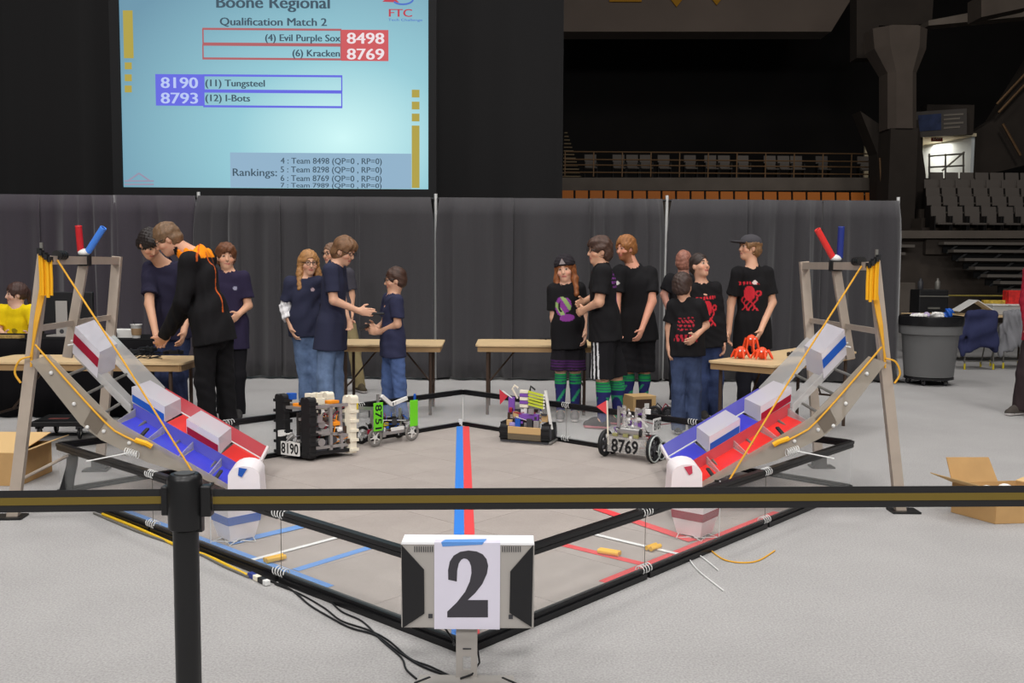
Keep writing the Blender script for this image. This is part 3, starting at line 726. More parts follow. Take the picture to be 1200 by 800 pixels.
def pendulum(xf, front, mid, right):
    """front = colour of the front floor strip, mid = colour of the middle strip and rear sheet"""
    cf, cm = COLS[front], COLS[mid]
    W = (lambda p: Vector(p)) if xf is None else xf
    def mb(): return MB(xf)
    side = 'red-floored' if front == 'red' else 'blue-floored'
    # ---- frame
    t = thing('goal_stand', W((2.35, 6.4, 0)), 'aluminium goal frame with sloping legs and a top bar over the %s chute' % side, 'frame')
    for (fx, fy, tx, ty) in ((2.39, 5.8, 2.17, 5.8), (2.30, 7.09, 2.14, 7.09)):
        mb().bar((fx, fy, .006), (tx, ty, 1.53), .062, .045, (0, 1, 0)).build('leg', M_ALU, t)
        mb().box((fx + .02, fy, .006), (.17, .12, .012)).build('foot_plate', M_BLK, t)
    mb().box((2.30, 7.09, .045), (.09, .085, .08)).build('foot_socket', M_BLK, t)
    mb().bar((2.15, 5.8, 1.5), (2.145, 7.12, 1.5), .05, .05).build('top_bar', M_ALU, t)
    mb().bar((2.20, 7.07, 1.10), (2.26, 5.83, 1.10), .02, .035).build('cross_bar', M_ALU, t)
    h = mb()
    for k in range(4): h.cyl((2.13, 5.88 + k * .035, 1.53), (2.13, 5.9 + k * .035, 1.53), .028, n=12)
    h.build('pulley_set', M_BLK, t)
    mb().bar((2.17, 5.76, 1.53), (2.17, 5.76, 1.6), .015, .015).build('pin', M_GREY, t)
    # ---- hanger and tubes
    mb().bar((2.15, 6.42, 1.5), (2.27, 6.42, .88), .055, .035, (0, 1, 0)).build('hanger_post', M_ALU, t)
    fl = thing('flag_tubes', W((2.15, 6.42, 1.50)), 'pair of crossed red and blue tubes standing on the %s goal frame' % side, 'tubes')
    mb().box((2.15, 6.42, 1.50), (.07, .07, .07)).build('clamp', M_BLK, fl)
    mb().sphere((2.15, 6.42, 1.55), .032, sc=(1.2, 1, .8)).build('socket', M_WIRE, fl, smooth=True)
    if right: ends = ((958, 269), (986, 266)); Yq = 6.42; mset = (COLS['red']['tube'], COLS['blue']['tube'])
    else: Yq = W((2.15, 6.42, 1.5)).y; ends = ((92, 265), (121, 267)); mset = (COLS['red']['cloth'], COLS['blue']['cloth'])
    base = W((2.15, 6.42, 1.555))
    for q, (e, m_, off_) in enumerate(zip(ends, mset, (-.02, .025))):
        b0 = base + Vector((off_, 0, 0)); e3 = at(*e, Yq - .03)
        d = (e3 - b0); pts = [b0, e3]
        MB().tube(pts, .021, 12, cap=False).build('tube', m_, fl, smooth=True); MB().ring(e3, d, .018, .004, 14, 6).build('rim', m_, fl)
        MB().cyl(e3 - d.normalized() * .03, e3 - d.normalized() * .028, .019, n=12).build('plug', M_BLK, fl)
    # ---- rocker body
    p = thing('pendulum_chute', W((1.6, 6.3, 0)), 'long bent clear plastic chute with a %s floor strip tilted over the field wall' % front, 'chute')
    y0, y1, y2, y3 = 5.72, 6.13, 6.62, 6.94
    th = Vector((0, 0, -.008))
    pl = [(1.1, .165), (1.79, .59), (2.13, .965), (2.235, .927), (1.97, .56), (1.86, .47), (1.6, .333), (1.3, .236), (1.12, .15)]
    mb().prism([(x, y0, z) for (x, z) in pl], (0, -.008, 0)).build('side_plate', M_CLR, p)
    mb().prism([(1.88, y0 - .009, .50), (1.95, y0 - .009, .565), (1.90, y0 - .009, .66), (1.82, y0 - .009, .59)], (0, -.004, 0)).build('splice_patch', mat('brown_patch', (112, 102, 90), .5), p)
    def quad(xa, xb, ya, yb, dz0, dz1): return [(xa, ya, prof(xa) + dz0), (xb, ya, prof(xb) + dz0), (xb, yb, prof(xb) + dz1), (xa, yb, prof(xa) + dz1)]
    F0, F1 = -.03, -.045
    for k in range(4):                       # front floor strip in four tinted pieces
        xa, xb = 1.10 + .172 * k, 1.10 + .172 * (k + 1) - .012
        mb().prism(quad(xa, xb, y0 + .006, y1, F0, F1), th).build('floor_sheet', cf['floor'], p)
        mb().prism([(xb, y0 + .01, prof(xb) - .03), (xb, y1, prof(xb) - .045), (xb, y1, prof(xb) + .005), (xb, y0 + .01, prof(xb) - .01)], (.006, 0, 0)).build('divider', M_CLR2, p)
    mb().prism([(1.1, y1, prof(1.1) - .045), (1.79, y1, prof(1.79) - .045), (1.79, y1, prof(1.79) + .03), (1.1, y1, prof(1.1) + .03)], (0, .006, 0)).build('partition', cf['sheet'], p)
    for (xa, xb) in ((1.10, 1.27), (1.48, 1.60)):
        mb().prism(quad(xa, xb, y1 + .01, y2, .02, .0), th).build('floor_sheet', cm['floor'], p)
    mb().prism(quad(1.1, 1.79, y2, y3, .0, .02), th).build('rear_sheet', cm['sheet'], p)
    mb().prism(quad(1.1, 1.79, y2 - .012, y2 + .012, .006, .006), th * .5).build('edge_strip', M_WIRE, p)
    mb().prism(quad(1.795, 2.13, y2, y3, .0, .02), th).build('rear_sheet', M_CLR2, p)
    mb().prism(quad(1.795, 2.13, y2 - .03, y2, -.03, .0), th * .5).build('edge_strip', M_CLR2, p)
    mb().prism(quad(1.795, 1.98, y1 - .03, y1 + .14, .0, .0), th).build('channel', M_CLR2, p)
    mb().prism(quad(1.795, 2.12, y1 - .04, y1 - .03, -.04, -.04), (0, 0, .06)).build('channel_lip', M_CLR2, p)
    for xq in (1.30, 1.52, 1.72, 1.86, 1.96, 2.06):
        mb().tube([(xq, y0 + .004, prof(xq) - .055), (xq, y3 - .02, prof(xq) - .02)], .009, 6).build('cross_rod', M_GREY, p)
    mb().prism([(1.1, y1, prof(1.1) - .05), (1.1, y3, prof(1.1) - .0), (1.1, y3, prof(1.1) + .03), (1.1, y2, prof(1.1) + .0), (1.1, y1, prof(1.1) + .05)], (-.012, 0, -.01)).build('end_wall', M_CRTP, p)
    for xq in (1.24, 1.66):
        mb().bar((xq, y0 - .016, prof(xq) - .05), (xq - .03, y0 + .12, prof(xq) + .0), .02, .012).build('black_clip', M_BLK, p)
    for (xq, zq) in ((2.12, .86), (2.0, .68), (1.93, .545), (1.84, .52), (1.7, .45)):
        mb().sphere((xq, y0 - .012, zq), .012, 8, 6).build('bolt', M_WIRE, p)
    # ---- crates sitting on the chute
    for (xa, xb, col_, which) in ((1.28, 1.475, 'mid', 'lower'), (1.605, 1.80, 'front', 'upper')):
        c = cm if col_ == 'mid' else cf; nm = (mid if col_ == 'mid' else front)
        cr = thing('goal_crate', W(((xa + xb) / 2, y1 + .2, prof(xa) - .02)), 'frosted plastic crate with a %s band, %s of two on the %s chute' % ('crimson' if nm == 'red' else 'blue', which, front + '-floored'), 'crate')
        mb().prism([(xa, y1 + .012, prof(xa) + .022), (xb, y1 + .012, prof(xb) + .022), (xb, y1 + .012, prof(xb) + .12), (xa, y1 + .012, prof(xa) + .12)], (0, y2 - y1 - .06, -.01)).build('body', M_CRT, cr)
        mb().prism([(xa + .004, y1 + .008, prof(xa) + .03), (xb - .004, y1 + .008, prof(xb) + .03), (xb - .004, y1 + .008, prof(xb) + .075), (xa + .004, y1 + .008, prof(xa) + .075)], (0, -.003, 0)).build('band', c['stripe'], cr)
    xa, xb = 1.985, 2.125
    cr = thing('goal_crate', W((2.05, y1 + .2, prof(xa))), 'frosted plastic crate with a %s band at the raised end of the %s chute' % ('blue' if mid == 'blue' else 'crimson', front + '-floored'), 'crate')
    mb().prism([(xa, y1 - .05, prof(xa) - .02), (xb, y1 - .05, prof(xb) - .02), (xb - .02, y1 - .05, prof(xb) + .14), (xa - .02, y1 - .05, prof(xa) + .14)], (0, .36, .02)).build('body', M_CRT, cr)
    mb().prism([(xa - .006, y1 - .054, prof(xa) + .045), (xb - .006, y1 - .054, prof(xb) + .045), (xb - .015, y1 - .054, prof(xb) + .10), (xa - .015, y1 - .054, prof(xa) + .10)], (0, -.003, 0)).build('band', cm['stripe'], cr)
    for (dx, dz) in ((.03, .05), (.05, .02)): mb().tube([(xb, y1 + .05, prof(xb) + .03), (xb + dx, y1 + .02, prof(xb) + dz)], .006, 5).build('tie', M_WIRE, cr)
    # ---- end cap crate and the crate hanging beneath it
    cr = thing('end_crate', W((1.02, 5.58, .14)), 'frosted round-topped end bin at the low end of the %s chute' % (front + '-floored'), 'crate')
    hw = .088
    poly = [(1.02 - hw - .008, 5.49, .12), (1.02 + hw + .004, 5.49, .12), (1.02 + hw, 5.49, .27)] + [(1.02 + hw * math.cos(a_), 5.49, .29 + .06 * math.sin(a_)) for a_ in np.linspace(.15, PI - .15, 9)] + [(1.02 - hw, 5.49, .27)]
    mb().prism(poly, (0, .2, .01)).build('body', M_CRTP, cr, smooth=True)
    mb().prism([(1.00, 5.486, .335), (1.045, 5.486, .343), (1.05, 5.486, .30), (1.03, 5.486, .288)], (0, -.004, 0)).build('tape_patch', cf['stripe'] if front == 'blue' else mat('rose_tape', (196, 60, 84), .5), cr)
    lc = thing('hanging_crate', W((1.015, 5.2, 0)), 'tapered white crate with a %s band standing low inside the field wall' % ('crimson' if front == 'red' else 'blue'), 'crate')
    def ringq(z, r): return [(1.015 + r * math.cos(a_ + .12), 5.2 + r * math.sin(a_ + .12), z) for a_ in (0, PI / 2, PI, 3 * PI / 2)]
    def frust(z0, z1, r0, r1):
        v = ringq(z0, r0) + ringq(z1, r1); return v, [(3, 2, 1, 0), (4, 5, 6, 7)] + [(i, (i + 1) % 4, 4 + (i + 1) % 4, 4 + i) for i in range(4)]
    mb().add(*frust(.03, .12, .10, .128)).build('body', M_CRTP, lc); mb().add(*frust(.12, .165, .132, .138)).build('band', cf['stripe'], lc)
    mb().add(*frust(.165, .205, .134, .138)).build('rim', M_CRTP, lc)
    for k in range(5):
        a_ = k * 1.3 + .4; s0_ = (1.015 + .08 * math.cos(a_), 5.2 + .08 * math.sin(a_), .04)
        mb().tube([s0_, (1.015 + .12 * math.cos(a_ + .5), 5.17 + .10 * math.sin(a_ + .5), .018), (1.0 + .05 * math.cos(k * 2), 5.11 + .02 * math.sin(k), .02 + .003 * k)], .003, 5).build('tie_cord', M_WIRE, lc)
    mb().tube([(1.13, 5.12, .34), (1.132, 5.12, .2), (1.13, 5.11, .022)], .0025, 5).build('tie_cord', M_WIRE, lc)
    # ---- ropes
    r = thing('lift_rope', W((2.17, 5.74, 1.5)), 'yellow rope running from the pulleys of the %s goal frame to its chute' % side, 'rope')
    top = Vector((2.12, 5.86, 1.50))
    mb().tube([top, (1.7, 5.69, .90), (1.235, 5.5, .20)], .0055, 6).build('strand', M_ROPE, r)
    for k in range(4):
        mb().tube([(2.135 + k * .012, 5.80, 1.48), (2.20 + k * .006, 5.755, 1.15), (2.245, 5.752, .95 - .02 * k)], .006, 6).build('strand', M_ROPE, r)
    pts = [(x_, y0 - .02, prof(x_) - .03 - .03 * math.sin((x_ - 1.5) * 5)) for x_ in np.linspace(2.2, 1.62, 12)]
    mb().tube(pts, .006, 6).build('strand', M_ROPE, r)
    mb().tube(spline([(2.24, 5.74, .95), (2.30, 5.74, .93), (2.33, 5.74, .86), (2.30, 5.74, .80)]), .006, 6).build('tail', M_ROPE, r)
    mb().tube([(1.66, y0 - .03, .47), (1.60, y0 - .035, .45), (1.57, y0 - .03, .43)], .016, 7).build('knot', M_STRAP, r)
    st = thing('strap_bundle', W((2.16, 5.72, 1.3)), 'bundle of bright yellow straps hanging at the top of the %s goal frame' % side, 'straps')
    for k in range(5):
        yy = 5.735 - .012 * (k % 2); xx = 2.115 + k * .014; z1_ = 1.50 + .012 * k; z0_ = 1.30 - .012 * (k == 1)
        mb().tube([(xx, yy, z1_), (xx - .002, yy, (z1_ + z0_) / 2), (xx, yy, z0_)], .010, 8).build('strap', M_STRAP, st, smooth=True)
        mb().box((xx, yy, z1_ + .005), (.016, .05, .03)).build('clip', M_BLK, st)
    # floor stay under the chute
    for xq, yq in ((1.80, 5.66),):
        mb().tube([(xq - .1, yq, .40), (xq + .12, yq - .02, .36)], .004, 6).build('pivot_pin', M_WIRE, p)
        for k in range(6): mb().ring((xq - .15 + k * .012, yq + .02, .385 + .004 * k), (1, .2, 0), .022, .003, 12, 5).build('spring_coil', M_WIRE, p)
pendulum(None, 'red', 'blue', True)
pendulum(lambda v: mir(v) + Vector((.045, 0, 0)), 'blue', 'red', False)
# loose cords lying by the near walls
for (pts, m_, lb) in (([(806, 652), (818, 668), (848, 692)], M_WIRE, 'white cord trailing on the carpet outside the red-taped wall'),
                      ([(816, 648), (826, 655), (842, 668)], M_WIRE, 'short white cord end on the carpet by the red-taped wall'),
                      ([(828, 640), (850, 656), (884, 658), (908, 645)], M_ROPE, 'curled yellow cord on the carpet outside the red-taped wall')):
    P = [gnd(*q, .005) for q in pts]
    sm = spline(P)
    tag(MB().tube(sm, .004, 6).build('loose_cord', m_, origin=sm[0]), lb, 'cord')
# ------------------------------------------------------------------ people
M_SKIN = mat('skin', attr=True, rough=.55, spec=.35); M_SKIN.node_tree.nodes['Principled BSDF'].inputs['Subsurface Weight'].default_value = .08
M_SKIN.node_tree.nodes['Principled BSDF'].inputs['Subsurface Radius'].default_value = (.01, .004, .002)
M_CLOTH = mat('woven_cloth', attr=True, rough=.9, spec=.2, var=.05, vscale=90, bump=.15, bscale=500)
M_DENIM = mat('denim', attr=True, rough=.9, spec=.2, var=.16, vscale=22, bump=.2, bscale=400)
M_HAIR = mat('hair', attr=True, rough=.55, spec=.4, var=.28, vscale=120)
M_GLASSES = mat('dark_glasses_frame', (36, 32, 32), .3)
def nv(v): v = np.array(v, float); return v / np.linalg.norm(v)
CELL = .0085
def bounds(pts, pad): a = np.array(pts); return a.min(0) - pad, a.max(0) + pad
def sdf_obj(name, S, m, parent, colf, label=None):
    V, F = S.mesh()
    if not len(V): return None
    c = colf(V) if callable(colf) else np.tile(np.array(rgb(colf)), (len(V), 1))
    me = np_mesh(name, V - np.array(wloc(parent)), F, c)
    o = link_mesh(name, me, m, parent, label); return o
def head_frame(yaw, pitch, tilt=0.0):
    y = math.radians(yaw); p = math.radians(pitch)
    F = np.array([math.sin(y) * math.cos(p), -math.cos(y) * math.cos(p), -math.sin(p)])
    R = nv(np.cross([0, 0, 1.0], F) * -1)      # points to the person's own ... side axis
    U = nv(np.cross(R, F)); U = U if U[2] > 0 else -U
    if tilt:
        t = math.radians(tilt); R, U = R * math.cos(t) + U * math.sin(t), U * math.cos(t) - R * math.sin(t)
    return R, F, U
def add_hand(S, W, f, thumb, palm, curl=.6, k=.006, size=1.0, spread=.25):
    """palm and five fingers; f = finger direction, thumb = thumb side, palm = direction the palm faces"""
    f = nv(f); thumb = nv(thumb - f * np.dot(thumb, f)); palm = nv(palm - f * np.dot(palm, f) - thumb * np.dot(palm, thumb))
    s = size; c = W + f * .047 * s
    S.ell(c, (f, thumb, palm), (.056 * s, .041 * s, .017 * s), .012)
    S.cone(W - f * .02, W + f * .02, .025 * s, .026 * s, .012)
    tips = []
    for i, (o, L) in enumerate(((.030, .070), (.010, .078), (-.010, .073), (-.029, .058))):
        r = W + f * (.088 - .006 * abs(i - 1)) * s + thumb * o * s
        d1 = nv(f * math.cos(curl * .7) + palm * math.sin(curl * .7) + thumb * o * spread * 6)
        d2 = nv(f * math.cos(curl * 1.9) + palm * math.sin(curl * 1.9))
        a = r + d1 * L * .5 * s; b = a + d2 * L * .5 * s
        S.cone(r - d1 * .01, a, .0095 * s, .0088 * s, k); S.cone(a, b, .0088 * s, .0078 * s, k); tips.append(b)
    r = W + f * .03 * s + thumb * .034 * s
    d1 = nv(thumb * .75 + f * .65 + palm * .25); a = r + d1 * .034 * s; d2 = nv(f * .85 + thumb * .35 + palm * (.3 + curl * .3)); b = a + d2 * .03 * s
    S.cone(r - d1 * .02, a, .0125 * s, .0105 * s, .008); S.cone(a, b, .0105 * s, .0085 * s, k)
    return tips
SKIN = (214, 164, 134)
def person(label, d, J, yaw, head_yaw, head_pitch=0, tilt=0, skin=SKIN, hair=('short', (84, 58, 40)), shirt=((34, 36, 58), 'tee'), legs=('jeans', (84, 104, 140)),
           shoes=(60, 58, 58), glasses=False, scale=1.0, build_w=1.0, print_fn=None, hands=None, under=None, beard=None, seed=1, hem=.06, socks=None, extra_col=None, hat=None, brow=None, cuff=None):
    P = {}
    for k_, v in J.items():
        if k_ in ('sole', 'toea', 'toeb'): continue
        P[k_] = np.array(at(v[0], v[1], d + (v[2] if len(v) > 2 else 0.0)))
    g = [P['ana'], P['anb']]
    # the ankles stand a fixed height above the floor
    for k_ in ('ana', 'anb'):
        if len(J[k_]) < 4: P[k_][2] = .085 * scale
    base = Vector(((P['ana'][0] + P['anb'][0]) / 2, (P['ana'][1] + P['anb'][1]) / 2, 0))
    T = thing('person', base, label, 'person', None)
    yr = math.radians(yaw); BF = np.array([math.sin(yr), -math.cos(yr), 0.0]); BR = np.array([math.cos(yr), math.sin(yr), 0.0])
    sh = (P['sha'] + P['shb']) / 2; hp = (P['hia'] + P['hib']) / 2; up = nv(sh - hp)
    bw = build_w
    R, F, U = head_frame(head_yaw, head_pitch, tilt); H = P['head']; hs = scale ** .5 if scale < 1 else 1.0
    h_ = lambda r, f, u: H + (R * r + F * f + U * u) * hs
    nb = sh + up * .035 * scale
    lo, hi = bounds(list(P.values()), .30); lo[2] = max(lo[2], -.02)
    # ---------------- body (one continuous skin surface)
    S = SDF(lo, hi, CELL); w = lambda x: x * scale
    S.ell(h_(0, -.012, .025), (R, F, U), (.075 * hs, .094 * hs, .092 * hs), .03)
    S.ell(h_(0, .022, -.045), (R, F, U), (.060 * hs, .066 * hs, .078 * hs), .03)
    S.ell(h_(0, .056, -.098), (R, F, U), (.026 * hs, .026 * hs, .022 * hs), .03)
    S.cone(h_(0, .086, .010), h_(0, .101, -.030), .008 * hs, .0135 * hs, .012)
    for s_ in (-1, 1):
        S.ell(h_(s_ * .076, -.005, -.012), (R, F, U), (.011 * hs, .020 * hs, .031 * hs), .008)
        S.ell(h_(s_ * .040, .055, -.030), (R, F, U), (.026 * hs, .028 * hs, .024 * hs), .02)
        S.ell(h_(s_ * .031, .094, .008), (R, F, U), (.017 * hs, .012 * hs, .011 * hs), 0, sub=True)
        S.ell(h_(s_ * .031, .070, .008), (R, F, U), (.016 * hs, .017 * hs, .013 * hs), .004)
        S.cone(h_(s_ * .014, .084, .030), h_(s_ * .050, .072, .030), .008 * hs, .006 * hs, .012)
    S.ell(h_(0, .080, -.064), (R, F, U), (.023 * hs, .012 * hs, .010 * hs), .008)
    S.cone(h_(0, -.025, -.06), nb - up * .02, w(.052) * bw, w(.060) * bw, .03)
    wm = np.linalg.norm(P['sha'] - P['shb'])
    S.cone(nb - up * .02, sh - up * .10, w(.06), w(.10), .05, BF, .8)
    S.cone(sh - up * .12 * scale, hp + up * .05, w(.125) * bw, w(.115) * bw, .06, BF, .72)
    S.cone(hp + up * .05, hp - up * .03, w(.105) * bw, w(.10) * bw, .05, BF, .8)
    for s_ in 'ab':
        S.cone(nb - up * .03, P['sh' + s_] - up * .01, w(.05), w(.055), .04)
        S.cone(P['sh' + s_], P['el' + s_], w(.050) * bw, w(.040) * bw, .02); S.cone(P['el' + s_], P['wr' + s_], w(.041) * bw, w(.026), .015)
        fdir = nv(P['wr' + s_] - P['el' + s_]); ho = (hands or {}).get(s_, {})
        if fdir[2] < -.6: th, pa = BF, (BR if np.dot(P['sh' + s_] - sh, BR) < 0 else -BR)
        else: th, pa = np.array([0, 0, 1.0]), np.cross([0, 0, 1.0], fdir) * (1 if np.dot(np.cross([0, 0, 1.0], fdir), sh - P['wr' + s_]) > 0 else -1)
        fdir = ho.get('f', fdir); th = ho.get('th', th); pa = ho.get('pa', pa)
        fdir, th, pa = (np.array(q, float) for q in (fdir, th, pa))
        add_hand(S, P['wr' + s_], fdir, th, pa, ho.get('curl', .55), size=scale ** .5)
        S.cone(P['hi' + s_] * .7 + hp * .3, P['kn' + s_], w(.062), w(.055), .03); S.cone(P['kn' + s_], P['an' + s_], w(.056), w(.036), .03)
        if legs[0] != 'shorts': continue_calf = False
        else: continue_calf = True
        mid = P['kn' + s_] * .68 + P['an' + s_] * .32 - BF * .015; S.ell(mid, (BR, BF, nv(P['kn' + s_] - P['an' + s_])), (w(.052), w(.056), w(.10)) if continue_calf else (w(.036), w(.034), w(.08)), .03)
        S.cone(P['an' + s_], P['an' + s_] + BF * .10 * scale - np.array([0, 0, .045 * scale]), w(.036), w(.028), .03)
    hc = np.array(rgb(brow or hair[1]))
    def skincol(V):
        c = np.tile(np.array(rgb(skin)), (len(V), 1)); q = V - H
        r_, f_, u_ = q @ R / hs, q @ F / hs, q @ U / hs
        ch = (np.abs(np.abs(r_) - .042) < .02) & (np.abs(u_ + .035) < .02) & (f_ > .03); c[ch] *= np.array([1.03, .88, .86])
        lip = (np.abs(r_) < .024) & (np.abs(u_ + .064) < .0085) & (f_ > .072); c[lip] = np.array(rgb((176, 98, 92)))
        br_ = (np.abs(np.abs(r_) - .032) < .019) & (np.abs(u_ - .032) < .0075) & (f_ > .055); c[br_] = hc
        ew = (np.abs(np.abs(r_) - .031) < .0135) & (np.abs(u_ - .008) < .0055) & (f_ > .06); c[ew] = np.array(rgb((176, 160, 150)))
        ep = (np.abs(np.abs(r_) - .031) < .0075) & (np.abs(u_ - .008) < .0085) & (f_ > .06); c[ep] = np.array(rgb((44, 32, 28)))
        if beard is not None:
            bd = (u_ < -.035) & (u_ > -.15) & (f_ > -.01) & ~lip & ~((np.abs(r_) < .03) & (u_ > -.05)); c[bd] = np.array(rgb(beard))
        return c
    sdf_obj('body', S, M_SKIN, T, skincol)
    # ---------------- hair
    kind, hcol = hair
    if kind != 'none':
        a, b = bounds([H], .17 if kind != 'long' else .34); b[2] = min(b[2], H[2] + .17)
        S = SDF(a, b, .007)
        g_ = .014 if kind in ('short', 'long') else (.006 if kind == 'buzz' else .022)
        S.ell(h_(0, -.016, .034), (R, F, U), ((.079 + g_) * hs, (.092 + g_) * hs, (.090 + g_) * hs), .02)
        if kind in ('short', 'buzz', 'mop', 'curly'): S.ell(h_(0, -.05, -.03), (R, F, U), ((.070 + g_) * hs, (.052 + g_) * hs, .06 * hs), .03)
        if kind == 'mop':
            S.ell(h_(0, .055, .075), (R, F, U), (.07 * hs, .045 * hs, .035 * hs), .03)
            S.ell(h_(0, -.06, -.05), (R, F, U), (.078 * hs, .05 * hs, .055 * hs), .03)
        if kind == 'long':
            for s_ in (-1, 1): S.cone(h_(s_ * .078, -.01, .03), h_(s_ * .090, .0, -.10), .026, .030, .03); S.cone(h_(s_ * .090, .0, -.10), h_(s_ * .105, .055, -.25), .032, .024, .03); S.cone(h_(s_ * .05, -.07, 0), h_(s_ * .07, -.09, -.24), .045, .045, .05)
        if kind == 'tail':
            S.ell(h_(0, -.115, .03), (R, F, U), (.03, .03, .03), .02); S.cone(h_(0, -.12, .03), h_(0, -.13, -.10), .026, .015, .02)
        # clear the face
        S.ell(h_(0, .105, -.035), (R, F, U), (.068 * hs, .085 * hs, (.095 if kind != 'mop' else .085) * hs), 0, sub=True)
        if kind != 'long':
            S.ell(h_(0, .03, -.115), (R, F, U), (.10 * hs, .10 * hs, .075 * hs), 0, sub=True)
            for s_ in (-1, 1): S.ell(h_(s_ * .085, .005, -.03), (R, F, U), (.03 * hs, .028 * hs, .04 * hs), 0, sub=True)
        if hat: S.clip(h_(0, 0, .050), U)
        if kind in ('curly', 'mop'): S.wrinkle(.0035, 75, seed)
        else: S.wrinkle(.002, 60, seed)
        hr_ = np.random.default_rng(seed)
        def hcolf(V):
            c = np.tile(np.array(rgb(hcol)), (len(V), 1)); ph = (V - H) @ R * 150 + (V - H) @ F * 90
            return c * (1 + .12 * np.sin(ph + 2 * np.sin(V[:, 2] * 60)))[:, None]
        sdf_obj('hair', S, M_HAIR, T, hcolf)
    # ---------------- shirt
    scol, skind = shirt
    a, b = bounds([P['sha'], P['shb'], P['ela'], P['elb'], P['wra'], P['wrb'], hp, nb], .24)
    S = SDF(a, b, CELL)
    S.cone(sh - up * .13 * scale, hp + up * .10, w(.150) * bw, w(.142) * bw, .06, BF, .72)
    S.cone(hp + up * .14, hp - up * (hem + .06), w(.150) * bw, w(.172) * bw, .06, BF, .82)
    for s_ in 'ab':
        S.cone(nb - up * .035, P['sh' + s_], w(.060), w(.066) * bw, .05); ua = P['el' + s_] - P['sh' + s_]
        if skind == 'tee':
            S.cone(P['sh' + s_], P['sh' + s_] + ua * .35, w(.064) * bw, w(.066) * bw, .03); S.cut_cone(P['sh' + s_] + ua * .1, P['sh' + s_] + ua * .74, w(.064) * bw, w(.072) * bw, .02)
        else:
            S.cone(P['sh' + s_], P['el' + s_], w(.066) * bw, w(.056) * bw, .03); fa = P['wr' + s_] - P['el' + s_]
            S.cone(P['el' + s_], P['el' + s_] + fa * .8, w(.055) * bw, w(.043) * bw, .02); S.cut_cone(P['el' + s_] + fa * .3, P['wr' + s_] - fa * .02, w(.05) * bw, w(.041) * bw, .01)
    if skind == 'jacket':
        S.cone(nb - up * .02, h_(0, -.04, -.085), w(.085), w(.078), .02)
    S.cone(nb - up * .05, nb + up * .012, w(.080) * bw, w(.070) * bw, .03)
    for s_ in 'ab': S.cone(P['hi' + s_] + up * .14, P['hi' + s_] - up * (hem + .04), w(.085) * bw, w(.108) * bw, .06)
    S.wrinkle(.0028 * (1.5 if skind == 'jacket' else 1), 26, seed, .6)
    S.sub_cone(nb + up * .03 + BF * .012, h_(0, -.02, -.02), w(.062) * bw, w(.075))
    zc = hp - up * hem; S.clip(zc, -up)
    # hem only trims the torso; arms stay
    def shirtcol(V):
        c = np.tile(np.array(rgb(scol)), (len(V), 1))
        q = V - sh; u_, v_, f_ = q @ BR, q @ up, q @ BF
        if print_fn is not None:
            for fn, side in print_fn:
                m_, cc = fn(u_ * (1 if side > 0 else -1), v_)
                sel = m_ & (f_ * side > .02); c[sel] = (np.array(rgb(cc)) if np.ndim(cc) == 1 else cc[sel])
        if extra_col is not None: c = extra_col(V, c, dict(P=P, sh=sh, up=up, BR=BR, BF=BF, H=H, R=R, F=F, U=U, nb=nb, u=u_, v=v_, f=f_))
        return c
    sdf_obj('jacket' if skind == 'jacket' else 'shirt', S, M_CLOTH, T, shirtcol)
    if under is not None:       # pale long sleeve worn under the tee on one arm
        s_, ucol = under; S = SDF(*bounds([P['el' + s_], P['wr' + s_], P['sh' + s_]], .1), CELL)
        S.cone(P['sh' + s_] * .35 + P['el' + s_] * .65, P['el' + s_], w(.058), w(.058), .02); S.cut_cone(P['el' + s_], P['el' + s_] * .45 + P['wr' + s_] * .55, w(.056), w(.062), .02); S.wrinkle(.005, 60, 4)
        sdf_obj('sleeve', S, M_CLOTH, T, ucol)
    # ---------------- trousers
    lk, lcol = legs
    pts = [P[k_] for k_ in ('hia', 'hib', 'kna', 'knb', 'ana', 'anb')]; a, b = bounds(pts, .17); b[2] = hp[2] + .14; a[2] = max(a[2], .0)
    S = SDF(a, b, CELL)
    S.cone(hp + up * .07, hp - up * .02, w(.128) * bw, w(.135) * bw, .04, BF, .8)
    loose = 1.0 if lk in ('jeans', 'trousers') else 1.12
    for s_ in 'ab':
        hi_, kn_, an_ = P['hi' + s_], P['kn' + s_], P['an' + s_]
        if lk in ('jeans', 'trousers'):
            S.cone(hi_, kn_, w(.089) * bw * loose, w(.074) * loose, .03); S.cone(kn_, an_ * .85 + kn_ * .15, w(.074), w(.066), .03)
            S.cut_cone(kn_ * .5 + an_ * .5, an_ + (an_ - kn_) / np.linalg.norm(an_ - kn_) * .03, w(.066), w(.072), .01)
        else:
            S.cone(hi_, hi_ * .4 + kn_ * .6, w(.10) * bw, w(.098), .04); S.cut_cone(hi_ * .6 + kn_ * .4, kn_ * .97 + an_ * .03, w(.095), w(.112), .02)
    S.wrinkle(.0030, 30, seed + 5, .55)
    if hem > .02: S.clip(hp - up * (hem - .035), up)
    def legcol(V):
        c = np.tile(np.array(rgb(lcol)), (len(V), 1))
        if lk == 'jeans':
            q = V - hp; fd = .5 + .5 * np.sin(V[:, 2] * 18 + V[:, 0] * 30 + seed); c = c * (0.9 + .22 * fd)[:, None]
        if extra_col is not None: c = extra_col(V, c, dict(P=P, legs=True, BR=BR, BF=BF, hp=hp, sh=sh, up=up, H=H))
        return c
    sdf_obj('shorts' if lk == 'shorts' else 'trousers', S, M_DENIM if lk == 'jeans' else M_CLOTH, T, legcol)
